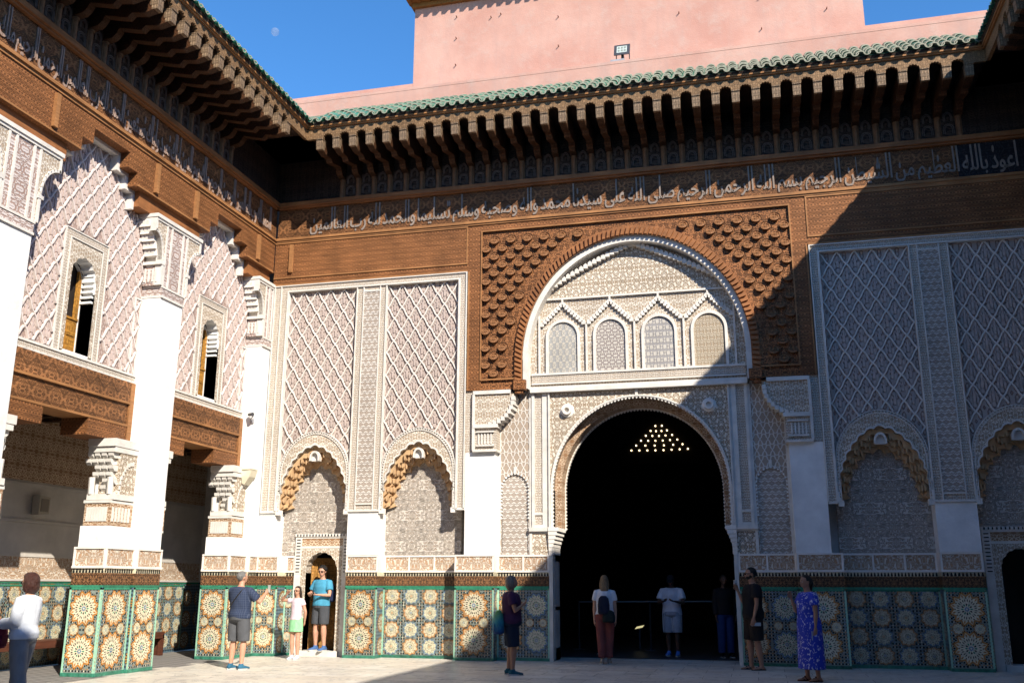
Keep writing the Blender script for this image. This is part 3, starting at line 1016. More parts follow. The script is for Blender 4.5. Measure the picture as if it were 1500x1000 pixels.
glz = [M_carve("blue and ochre openwork", (.54, .50, .43), (.33, .33, .32), (7, 7), 1.6, 24, .012, seed=21), M_carve("grey openwork", (.50, .47, .42), (.27, .23, .22), (7, 7), 1.6, 24, .012, seed=22),
       M_carve("pale blue openwork", (.52, .49, .44), (.30, .29, .29), (7, 7), 1.6, 24, .012, seed=23), M_carve("sandy openwork", (.50, .44, .35), (.34, .27, .19), (7, 7), 1.6, 24, .012, seed=24)]
for k, c in enumerate((-1.59, -.53, .53, 1.59)):
    cx = XC + c
    mb = MB(T); mb.prism(arch(cx, 6.84, .325, .34, 6.035, 16)[::-1], -.52, WP + .005)
    w_ = mb.build('blind_window', glz[k], fac)
    w_['label'] = ('blue and ochre openwork window', 'grey openwork window', 'pale blue openwork window', 'sandy openwork window')[k]
mb = MB(T); mb.box(XC - 2.3, XC + 2.3, 5.82, 5.99, WP, WP + .025); mb.build('carved_frieze', ST_B, fac)

# --- portal zone at WP
dz = arch(XC, 3.5, 1.86, 1.94, 2.70, 60)
mb = MB(T); spandrel(mb, dz, 5.62, XC - 1.90, XC + 1.90, -.60, WP); mb.build('door_spandrel', ST, fac)
# borders
mb = MB(T)
mb.box(XC - 2.32, XC + 2.32, 5.60, 5.68, WP, WP + .12); mb.box(XC - 2.32, XC + 2.32, 5.68, 5.73, WP, WP + .09)
for s in (-1, 1):
    for d0, d1, w in ((1.90, 1.93, .06), (1.97, 2.07, .03), (1.93, 1.97, .012), (2.24, 2.30, .05), (2.30, 2.36, .02)):
        mb.box(XC + s * d0, XC + s * d1, 2.70, 5.60, -.60, WP + w)
    mb.box(XC + s * 1.86, XC + s * 2.36, 2.62, 2.70, -.60, WP + .07)
    mb.box(XC + s * 2.07, XC + s * 2.24, 2.70, 2.76, -.60, WP + .03); mb.box(XC + s * 2.07, XC + s * 2.24, 2.96, 3.01, -.60, WP + .03)
    mb.box(XC + s * 2.30, XC + s * 2.36, 2.135, 2.62, -.6, WP + .02)
    mb.box(XC + s * 1.94, XC + s * 2.30, 2.58, 2.62, -.6, WP + .02)
    mb.box(XC + s * 3.0, XC + s * 3.06, 2.135, 5.66, -.6, WP + .012)
mb.ring(resample(arch(XC, 3.5, 1.86, 1.94, 2.70, 60), 60), resample(arch(XC, 3.5, 1.895, 1.975, 2.70, 60), 60), WP - .02, WP + .035)
mb.box(XC - .03, XC + .03, 5.44, 5.62, WP, WP + .04)
mb.build('portal_moulding', TRIM, fac)
for s in (-1, 1):
    mb = MB(T); mb.box(XC + s * 2.07, XC + s * 2.24, 3.01, 5.60, -.6, WP + .006); mb.box(XC + s * 2.07, XC + s * 2.24, 2.76, 2.96, -.6, WP + .006)
    mb.build('carved_border', ST_B, fac)
    mb = MB(T); mb.box(XC + s * 1.94, XC + s * 2.30, 2.135, 2.58, -.6, WP + .004); mb.build('carved_panel', ST, fac)
    # net carved panel with a small blind arch
    a0, a1 = XC + s * 2.36, XC + s * 3.0
    cx = (a0 + a1) / 2
    mb = MB(T); mb.box(a0, a1, 2.135, 5.66, -.6, WP - .03); mb.build('hooked_panel', ST_HOOK, fac)
    mb = MB(T); spandrel(mb, arch(cx, 3.52, .29, .32, 2.135, 20), 5.66, min(a0, a1), max(a0, a1), WP - .03, WP); mb.build('net_panel', ST_DIA, fac)
    beads(T, arch(cx, 3.52, .30, .33, 2.9, 20), 30, .03, WP - .02, WP + .02, WHITE, fac, 'arch_beading')
    mb = MB(T); mb.box(cx - .03, cx + .03, 3.86, 4.0, WP, WP + .02); mb.build('arch_finial', TRIM, fac)
    # round pierced knob
    cx, cz = XC + s * 1.51, 5.19
    mb = MB(T)
    L = []
    for (r, w) in ((.15, 0), (.15, .02), (.10, .035), (.10, .10), (.055, .10), (.05, .03)):
        L.append([mb.pt(cx + r * math.cos(6.28318 * k / 16), cz + r * math.sin(6.28318 * k / 16), WP + w) for k in range(16)])
    for A, B in zip(L, L[1:]):
        for k in range(16): mb.face([A[k], A[(k + 1) % 16], B[(k + 1) % 16], B[k]])
    mb.face(L[-1]); mb.build('round_boss', WHITE2, fac)
# soffit of the door arch, toothed edges
mb = MB(T)
F0 = arch(XC, 3.5, 1.86, 1.94, 2.70, 60); F1 = arch(XC, 3.5, 1.72, 1.80, 2.70, 60)
mb.strip(F0, F0, WP, WP - .30); mb.strip(F0, F1, WP - .30, WP - .30); mb.strip(F1, F1, WP - .30, -1.1)
mb.build('arch_soffit', ST_T, fac)
for pts, w0, w1 in ((resample(F0, 96), WP - .05, WP + .02), (resample(F1, 96), -1.12, -1.04)):
    mb = MB(T)
    for u, v in pts: mb.prism([(u - .04, v), (u, v - .05), (u + .04, v), (u, v + .04)], w0, w1)
    mb.build('toothed_edge', WHITE2, fac, stuff=True)
for s in (-1, 1):
    # jambs and their capitals
    mb = MB(T)
    mb.box(XC + s * 1.86, XC + s * 1.935, 0, 2.12, -1.1, WP + .02)
    for v0, v1, w in ((.25, 1.0, 0), (1.08, 2.0, 0)):
        mb.box(XC + s * 1.853, XC + s * 1.86, v0, v1, -1.0, -.45)
    mb.build('door_jamb', MARB_W, fac)
    mb = MB(T)
    for k in range(7):
        t = k / 6
        d = 1.86 - .14 * t ** 1.6
        mb.box(XC + s * d, XC + s * 1.94, 2.12 + k * .083, 2.12 + (k + 1) * .083 - .004, -1.08 + .002 * k, WP + .03 + .01 * k)
    for k in range(8):
        w = WP - .02 - k * .09
        mb.box(XC + s * 1.84, XC + s * 1.87, 2.14, 2.42, w - .05, w)
    mb.build('door_capital', WHITE2, fac)

# --- side bays
for s in (-1, 1):
    sx = lambda d: XC + s * d
    # plain pilaster beside the portal and what it carries
    mb = MB(T); mb.box(sx(3.06), sx(3.72), 2.135, 4.30, -.6, -.05); mb.build('white_pilaster', WHITE, fac)
    mb = MB(T); mb.box(sx(3.54), sx(3.72), 4.30, 5.66, -.6, -.045); mb.build('carved_border', ST_B, fac)
    mb = MB(T); mb.box(sx(3.02), sx(3.54), 4.32, 4.86, -.5, -.02); mb.build('carved_panel', ST_B, fac)
    mb = MB(T)
    for kk, (a, b, c, d) in enumerate(((3.0, 3.54, 4.30, 4.345), (2.98, 3.54, 4.82, 4.90), (2.70, 3.54, 5.56, 5.64), (3.50, 3.555, 4.345, 5.56), (3.06, 3.46, 4.42, 4.45), (3.06, 3.46, 4.72, 4.75))):
        mb.box(sx(a), sx(b), c, d, -.5, .045 - .003 * kk)
        if kk < 5: mb.build('bracket_moulding', TRIM, fac); mb = MB(T)
    for k in range(5): mb.box(sx(3.12 + k * .07), sx(3.15 + k * .07), 4.47, 4.70, -.02, .0)
    mb.build('bracket_moulding', TRIM, fac)
    pts = [(3.50, 4.90), (3.50, 5.56), (2.62, 5.56)]
    for k in range(9):
        t = math.pi / 2 * k / 8
        pts.append((2.62 + .62 * (1 - math.cos(t)) + .0, 5.50 - .60 * math.sin(t)))
    mb = MB(T); mb.prism([(sx(a), b) for a, b in (pts if s > 0 else pts[::-1])], -.4, .0); mb.build('bracket_plate', ST_F, fac)
    mb = MB(T)
    for k in range(9):
        t = math.pi / 2 * (k + .2) / 9
        u, v = sx(2.64 + .60 * (1 - math.cos(t))), 5.47 - .58 * math.sin(t)
        mb.box(u - .04, u + .04, v - .045, v + .045, -.36, .03)
    mb.build('bracket_teeth', TRIM, fac)
    # outer frame of the two diamond panels
    mb = MB(T)
    mb.box(sx(3.72), sx(3.90), 3.11, 8.42, -.12, .0); mb.box(sx(3.90), sx(8.52), 8.26, 8.42, -.12, 0)
    mb.box(sx(8.17), sx(8.52), 3.11, 8.26, -.12, 0)
    mb.build('carved_border', ST_B, fac)
    mb = MB(T)
    mb.box(sx(3.72), sx(3.745), 3.09, 8.42, 0, .03); mb.box(sx(3.875), sx(3.92), 3.09, 8.28, -.12, .03)
    mb.box(sx(3.745), sx(8.52), 8.40, 8.42, 0, .03); mb.box(sx(3.92), sx(8.17), 8.25, 8.28, -.12, .03)
    mb.box(sx(8.14), sx(8.18), 3.09, 8.25, -.12, .03); mb.box(sx(8.33), sx(8.35), 3.11, 8.40, 0, .03); mb.box(sx(8.50), sx(8.52), 3.11, 8.40, 0, .03)
    mb.box(sx(3.72), sx(3.90), 3.07, 3.11, -.12, .03); mb.box(sx(8.14), sx(8.52), 3.07, 3.11, -.12, .03)
    mb.build('frame_moulding', TRIM, fac)
    # pilaster strip between the niches
    mb = MB(T); mb.box(sx(5.66), sx(6.40), 3.11, 8.26, -.5, -.01); mb.build('carved_border', ST_B, fac)
    mb = MB(T); mb.box(sx(5.83), sx(6.22), 3.25, 8.12, -.01, .004); mb.build('hooked_panel', ST_HOOK, fac)
    mb = MB(T)
    for d in (5.655, 5.81, 6.22, 6.385): mb.box(sx(d), sx(d + .022), 3.11, 8.25, -.3, .02)
    mb.box(sx(5.832), sx(6.22), 3.22, 3.25, -.01, .02); mb.box(sx(5.832), sx(6.22), 8.12, 8.15, -.01, .02); mb.box(sx(5.66), sx(6.40), 3.07, 3.11, -.3, .02)
    mb.build('frame_moulding', TRIM, fac)
    mb = MB(T); mb.box(sx(5.66), sx(6.40), 2.135, 3.07, -.6, -.02); mb.box(sx(8.15), sx(8.60), 2.135, 3.07, -.6, -.02); mb.box(sx(8.52), sx(8.60), 3.07, 8.42, -.6, -.02)
    mb.build('white_pilaster', WHITE, fac)
    for (d0, d1, dr) in ((3.92, 5.66, False), (6.40, 8.14, True)):
        c = sx((d0 + d1) / 2); a, b = sorted((sx(d0), sx(d1)))
        up = [(u, v) for u, v in arch(c, 3.90, .86, .99, 3.11, 40, pk=.04)]
        # ground of the panel, above the arch ring
        mb = MB(T); spandrel(mb, up, 8.26, a, b, -.30, -.085); mb.build('panel_ground', GROUND, fac)
        keep = lambda x, y, c=c: ((x - c) / .875) ** 2 + (max(0, y - 3.90) / 1.01) ** 2 > 1 or (y > 3.9 and False)
        keep2 = lambda x, y, c=c: y > 3.9 and ((x - c) / .875) ** 2 + ((y - 3.90) / 1.02) ** 2 > 1
        lattice(T, a + .012, b - .012, 3.9, 8.24, -.085, keep2, fac)
        niche_arch(T, c, fac, a - .02, b + .02, dr)
        for q, e0 in ((a - .002, a), (b - .028, b - .10)):
            mb = MB(T); mb.box(q, q + .03, 3.02, 3.30, -.145, .013); mb.box(e0, e0 + .10, 3.02, 3.13, -.14, .01)
            mb.build('arch_corbel', WHITE2, fac)
    # dado
    dado(T, sx(1.94), sx(3.06), WP, fac, 'big')
    dado(T, sx(3.06), sx(3.92), -.05, fac, 'big')
    dado(T, sx(3.92), sx(5.66), -.42, fac, 'small')
    dado(T, sx(5.66), sx(6.40), -.05, fac, 'big')
    dado(T, sx(8.02), sx(8.55), -.05, fac, 'big')
    dado(T, sx(6.40), sx(6.49), -.42, fac, 'big')
    dado(T, sx(7.80), sx(8.02), -.42, fac, 'big')

# small doors in the outer niches
for s in (-1, 1):
    c = XC + s * 7.145
    dr = thing('arched_doorway', 'small arched doorway with ajar yellow wooden door in the sunlit niche beside man in blue shirt' if s < 0 else 'small arched doorway in the shaded niche at the far right edge', 'doorway', (c, YF + .42, 0))
    mb = MB(T); W_ = -.40
    op = arch(c, 1.78, .37, .42, 0.12, 24)
    spandrel(mb, scallop(arch(c, 1.78, .37, .42, 0.12, 24), 30, .02), 2.30, c - .50, c + .50, W_ - .25, W_ + .01)
    mb.build('door_surround', ST_F if s < 0 else ST_F, dr)
    mb = MB(T)
    mb.box(c - .66, c + .66, 2.56, 2.62, W_ - .2, W_ + .04)
    for q in (-1, 1):
        mb.box(c + q * .655, c + q * .50, 1.74, 2.56, W_ - .25, W_ + .02); mb.box(c + q * .50, c + q * .38, 0, .12, W_ - .25, W_ + .02)
        mb.box(c + q * .655, c + q * .50, 0, 1.74, W_ - .25, W_ + .016)
    mb.box(c - .50, c + .50, 2.52, 2.56, W_ - .2, W_ + .02); mb.box(c - .50, c + .50, 2.30, 2.35, W_ - .2, W_ + .02)
    mb.build('door_frame', TRIM, dr)
    mb = MB(T); mb.box(c - .50, c + .50, 2.35, 2.52, W_ - .2, W_ + .008); mb.build('carved_lintel', ST_T, dr)
    mb = MB(T)
    for k in range(17): mb.box(c - .60 + k * .075 - .012, c - .60 + k * .075 + .012, 2.565, 2.61, W_, W_ + .048)
    for q in (-1, 1):
        for k in range(11): mb.box(c + q * .575 - .045, c + q * .575 + .045, 1.78 + k * .07, 1.80 + k * .07, W_, W_ + .026)
    mb.build('checker_border', ZB, dr)
    mb = MB(T); mb.box(c - .50, c + .50, 0, .11, W_ - .3, W_ + .10); mb.build('door_step', MARB_W, dr)
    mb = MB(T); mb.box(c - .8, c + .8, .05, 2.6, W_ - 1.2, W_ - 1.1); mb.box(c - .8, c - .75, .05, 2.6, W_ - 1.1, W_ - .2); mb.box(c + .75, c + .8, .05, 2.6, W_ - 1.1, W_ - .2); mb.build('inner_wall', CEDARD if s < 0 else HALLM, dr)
    if s < 0:
        DY = M_wood("yellow cedar door", (.36, .18, .045), True, s=(3, 3), seed=3, depth=.008, dark=.8)
        mb = MB(T)
        P = [(c - .37, .12), (c + .10, .12), (c + .10, 2.12), (c - .37, 2.02)]
        A = [(c - .365, -.66), (c + .16, -1.02)]
        for z0, z1, dd in ((.12, 2.1, 0),):
            i = [mb.pt(A[0][0], z0, A[0][1]), mb.pt(A[1][0], z0, A[1][1]), mb.pt(A[1][0], z1, A[1][1]), mb.pt(A[0][0], z1, A[0][1])]
            j = [mb.pt(A[0][0], z0, A[0][1] - .05), mb.pt(A[1][0], z0, A[1][1] - .05), mb.pt(A[1][0], z1, A[1][1] - .05), mb.pt(A[0][0], z1, A[0][1] - .05)]
            mb.face(i); mb.face(j[::-1]); mb.face([i[1], j[1], j[2], i[2]]); mb.face([i[3], i[2], j[2], j[3]])
        dl = mb.build('door_leaf', DY, dr)
        mb = MB(T)
        for z in (.3, .75, 1.2, 1.65):
            for t in (.15, .5, .85):
                u = A[0][0] + (A[1][0] - A[0][0]) * t; w = A[0][1] + (A[1][1] - A[0][1]) * t
                mb.box(u - .05, u + .05, z, z + .32, w - .02, w + .022)
        mb.build('door_panel', DY, dl)

# ---------------------------------------------------------------- hall beyond the portal
hall = thing('dark_hall', 'unlit prayer hall seen through the great arched doorway', 'room', (XC, 26, 0))
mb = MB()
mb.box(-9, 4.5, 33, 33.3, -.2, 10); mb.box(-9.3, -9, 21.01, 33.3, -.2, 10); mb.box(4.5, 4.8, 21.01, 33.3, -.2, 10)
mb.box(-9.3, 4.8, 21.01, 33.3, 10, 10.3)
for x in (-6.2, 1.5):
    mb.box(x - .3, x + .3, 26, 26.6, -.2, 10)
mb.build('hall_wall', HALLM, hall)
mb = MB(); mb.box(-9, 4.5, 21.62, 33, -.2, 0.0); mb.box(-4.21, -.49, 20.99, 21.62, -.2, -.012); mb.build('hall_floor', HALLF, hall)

# ---------------------------------------------------------------- tower behind
tw = thing('pink_tower', 'tall pink plastered block rising behind the tiled eaves, with a golden brown tiled cornice', 'tower', (XC, 20.42, 12))
mb = MB(); mb.box(-7.72, 2.98, 20.425, 29, 12.0, 15.86)
mb.f = []; mb.m = []; mb.v = []
mb = MB(FAC); mb.box(-7.72, 2.98, 12.0, 15.75, -8, -.49); mb.build('tower_wall', PINK, tw)
mb = MB(FAC); mb.box(-7.78, 3.04, 15.75, 15.88, -8, -.40); mb.box(-7.86, 3.12, 15.88, 15.98, -8, -.28); mb.build('cornice', GOLDT, tw)
s0 = None
for k in range(46):
    u = -7.82 + k * .24
    if s0 is None:
        mb = MB(FAC)
        for q in range(1):
            A, B = [], []
            for j in range(7):
                th = math.pi * j / 6
                A.append((u + .095 * math.cos(th), 16.0 + .095 * math.sin(th))); B.append((u + .08 * math.cos(th), 16.25 + .08 * math.sin(th)))
            mb.strip(A, B, -.06, -.45); mb.prism(A, -.12, -.06)
            mb.box(u - .05, u + .05, 15.86, 16.0, -.5, -.10)
        s0 = mb.build('cornice_tile', GOLDT, tw); u00 = u
    else: inst(s0, tw, (u - u00, 0, 0))
s0 = None
for (px, pz) in ((-6.6, 15.35), (-6.6, 14.75), (-6.6, 14.0), (-5.7, 15.2), (-5.45, 15.25), (-4.0, 15.6), (-4.0, 14.95), (-4.0, 14.15), (-1.1, 15.35), (-1.1, 14.6), (-1.1, 15.9 - .8 + .0), (.75, 15.5), (.75, 14.7), (.75, 13.9), (-2.5, 15.45), (2.2, 15.0), (2.2, 14.2)):
    if s0 is None:
        mb = MB(FAC); mb.tube([(px, pz, -.5), (px, pz, -.42)], .013, 6); s0 = mb.build('wall_peg', M_plain("rusty peg", (.20, .09, .06)), tw); p0 = (px, pz)
    else: inst(s0, tw, (px - p0[0], 0, pz - p0[1]))

# ---------------------------------------------------------------- floodlight on the parapet
DARKM = M_plain("dark grey metal", (.05, .05, .055), .1, 5, .4, .5)
GREYM = M_plain("grey cable box", (.30, .30, .32), .1, 5, .5)
GLASS = M_plain("lamp glass", (.45, .50, .46), .1, 10, .15, .6)
fo = thing('floodlight', 'square floodlight on the ledge in front of the pink tower', 'floodlight', (-2.39, YF - .15, 13.09))
mb = MB(FAC); c = -2.39
mb.box(c - .26, c + .06, 13.092, 13.15, .02, .28); fo_b = mb.build('mount_box', GREYM, fo)
mb = MB(FAC); mb.box(c - .02, c + .04, 13.15, 13.30, .10, .20); mb.box(c - .15, c - .13, 13.22, 13.5, .1, .14); mb.box(c + .15, c + .17, 13.22, 13.5, .1, .14); mb.build('bracket', DARKM, fo)
mb = MB()
def tilt(u, v, w, c=c):
    return (c + u, YF - .15 - (w * .90 + v * .42 * -1 * -1) if False else YF - .15 - (w * .92 - v * .38), 13.42 + v * .92 + w * .38 * -1 * -1 * -.0 + w * -.38)
mbt = MB((lambda u, v, w: (c + u, YF - .15 - (w * .92 - v * .38), 13.46 + v * .92 + w * -.38), False))
mbt.box(-.18, .18, -.20, .16, -.05, .045); mbt.box(-.18, .18, -.20, -.12, .045, .06); mbt.box(-.18, .18, .12, .16, .045, .06); mbt.box(-.18, -.12, -.12, .12, .045, .06); mbt.box(.12, .18, -.12, .12, .045, .06)
for k in range(5): mbt.box(-.13 + k * .06, -.115 + k * .06, -.13, .13, -.09, -.05)
mbt.build('housing', DARKM, fo)
mbt = MB((lambda u, v, w: (c + u, YF - .15 - (w * .92 - v * .38), 13.46 + v * .92 + w * -.38), False))
mbt.box(-.118, .118, -.118, .118, .045, .052)
gl = mbt.build('lens', GLASS, fo)
mbt = MB((lambda u, v, w: (c + u, YF - .15 - (w * .92 - v * .38), 13.46 + v * .92 + w * -.38), False))
for a in (-.07, 0, .07):
    for b in (-.05, .05): mbt.box(a - .022, a + .022, b - .03, b + .03, .053, .058)
mbt.build('led_cluster', M_plain("led plates", (.20, .22, .18), .1, 10, .3, .5), gl)

# ================================================================= side wings
PER = 4.15
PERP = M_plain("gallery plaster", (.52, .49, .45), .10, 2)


def upper_capital(T, L, Rr, par, half=False):
    """stucco bearing block over an upper pilaster: quarter arch brackets on both flanks, scooped near end"""
    n0 = L - .36; f0 = Rr if half else Rr + .44
    W = .06
    # base band over the pilaster
    mb = MB(T); mb.box(L - .012, Rr + (0 if half else .012), 6.86, 6.90, -.37, W + .022); mb.box(L - .012, Rr + (0 if half else .012), 7.05, 7.09, -.37, W + .022)
    mb.build('band_moulding', TRIM, par)
    mb = MB(T); mb.box(L, Rr, 6.90, 7.05, -.37, W + .008); mb.build('carved_band', ST_P, par)
    # middle strip
    mb = MB(T); mb.box(L + .02, Rr - .02, 7.09, 8.36, -.37, W - .015); mb.build('carved_panel', ST_P, par)
    mb = MB(T)
    for u in (L + .0, L + .16, Rr - .20, Rr - .06):
        mb.box(u, u + .045, 7.09, 8.34, -.3, W + .004)
    mb.build('strip_moulding', TRIM, par)
    mb = MB(T); mb.box(n0 - .015, f0 + (0 if half else .015), 8.38, 8.45, -.37, W + .035); mb.box(n0, f0, 8.33, 8.38, -.37, W + .012)
    mb.build('cap_moulding', TRIM, par)
    # quarter arch brackets
    for sg, e0, e1 in ((-1, L, n0), (1, Rr, f0)):
        if half and sg > 0: continue
        pts = [(e0, 8.33), (e1, 8.33), (e1, 8.10)]
        P = []
        for k in range(9):
            t = math.pi / 2 * k / 8
            P.append((e1 + (e0 + sg * .07 - e1) * math.sin(t), 8.10 - .52 * (1 - math.cos(t))))
        pts += P + [(e0 + sg * .07, 7.09), (e0, 7.09)]
        mb = MB(T); mb.prism(pts if sg < 0 else pts[::-1], -.05, W - .01); mb.build('bracket_plate', ST_F, par)
        mb = MB(T)
        for p_, q_ in zip(P, P[1:]):
            mb.prism([p_, q_, (q_[0] - sg * .03, q_[1] + .04), (p_[0] - sg * .01, p_[1] + .05)], -.08, W + .012)
        mb.box(e0 + sg * .02, e0 + sg * .074, 7.094, 7.60, -.08, W + .012); mb.box(e1 + sg * .004, e1 - sg * .04, 8.10, 8.328, -.06, W + .012)
        mb.box(e0, e0 + sg * .12, 7.50, 7.56, -.33, W + .02)
        mb.build('bracket_rib', TRIM, par)
        mb = MB(T)       # hollow of the bracket, set back in tiers
        for k in range(5):
            h = (e1 - e0) * (1 - .17 * k)
            mb.box(e0, e0 + h, 8.33 - .13 * (k + 1), 8.33 - .13 * k - .002, -.325, -.052)
            for q in range(3):
                mb.prism([(e0 + h + sg * .02, 8.31 - .13 * k), (e0 + h - sg * .05, 8.31 - .13 * k), (e0 + h - sg * .05, 8.23 - .13 * k), (e0 + h - sg * .01, 8.20 - .13 * k)], -.32 + q * .08, -.26 + q * .08)
        mb.build('muqarnas', WHITE2, par)
    # small arcade on the near side below the scoop
    mb = MB(T); mb.box(L - .066, L, 7.092, 7.498, -.33, W - .02); mb.build('carved_panel', ST_P, par)
    mb = MB(T)
    for k in range(4): mb.box(L - .085, L - .06, 7.16, 7.42, -.30 + k * .085, -.265 + k * .085)
    mb.build('blind_arcade', TRIM, par)


def lower_bracket(T, u0, u1, par, sgn, w0=-.55, w1=.22):
    """stucco bracket that carries the lintel: box with arcade, scroll scoops, abacus"""
    out = lambda e: (u0 - e, u1) if sgn < 0 else (u0, u1 + e)
    mb = MB(T)
    for v0, v1, e in ((2.46, 2.50, .012), (2.90, 2.95, .02), (3.90, 4.04, .07), (3.80, 3.90, .035)):
        a, b = out(e); mb.box(a, b, v0, v1, w0 - .02, w1 + e * .4)
    mb.build('bracket_moulding', TRIM, par)
    mb = MB(T); mb.box(*out(0), 2.50, 2.90, w0, w1 + .004); mb.build('carved_panel', ST_T, par)
    mb = MB(T)
    face = u0 if sgn < 0 else u1
    for k in range(8):
        w = w0 + .05 + k * (w1 - w0 - .12) / 7.5
        mb.box(face - .014, face + .014, 2.58, 2.83, w, w + .045)
    for k in range(6):
        x = u0 + .05 + k * (u1 - u0 - .1) / 6
        mb.box(x, x + .05, 2.58, 2.83, w1, w1 + .018)
    mb.build('blind_arcade', TRIM, par)
    mb = MB(T); mb.box(u0 + .16 * (sgn < 0), u1 - .16 * (sgn > 0), 2.96, 3.80, w0 + .12, w1); mb.build('carved_panel', ST, par)
    mb = MB(T)
    for k in range(7):       # scoops, deeper towards the foot
        t = k / 6
        dd = .15 * (t ** 1.3)
        v1 = 3.80 - k * .115
        for q in range(4 - k // 2):
            ww = w1 - .04 - q * .14 - .05 * (k % 2)
            a = face + (-.02 + dd if sgn < 0 else .02 - dd)
            mb.prism([(a, v1), (a - sgn * .18, v1), (a - sgn * .18, v1 - .10), (a - sgn * .06, v1 - .105), (a - sgn * .01, v1 - .06)][::(1 if sgn < 0 else -1)], ww - .10, ww)
    mb.box(u0 + .02, u1 - .02, 2.96, 3.06, w0, w1 + .03)
    for w in (w0 + .06, w1 - .08): mb.tube([(face - sgn * .05, 3.06, w), (face - sgn * .04, 3.36, w)], .055, 8)
    mb.build('muqarnas', TRIM, par)
    mb = MB(T)
    for k in range(10):
        t = math.pi / 2 * k / 9
        mb.box(u0 + .18 + (u1 - u0 - .30) * (1 - math.cos(t)) - .012, u0 + .18 + (u1 - u0 - .30) * (1 - math.cos(t)) + .02, 3.08 + .55 * math.sin(t) - .03, 3.10 + .55 * math.sin(t) + .02, w1, w1 + .02)
    mb.build('scroll_rib', TRIM, par)


COLS = [(7.06, 7.81), (11.28, 12.03), (15.50, 16.25), (19.50, 19.895)]


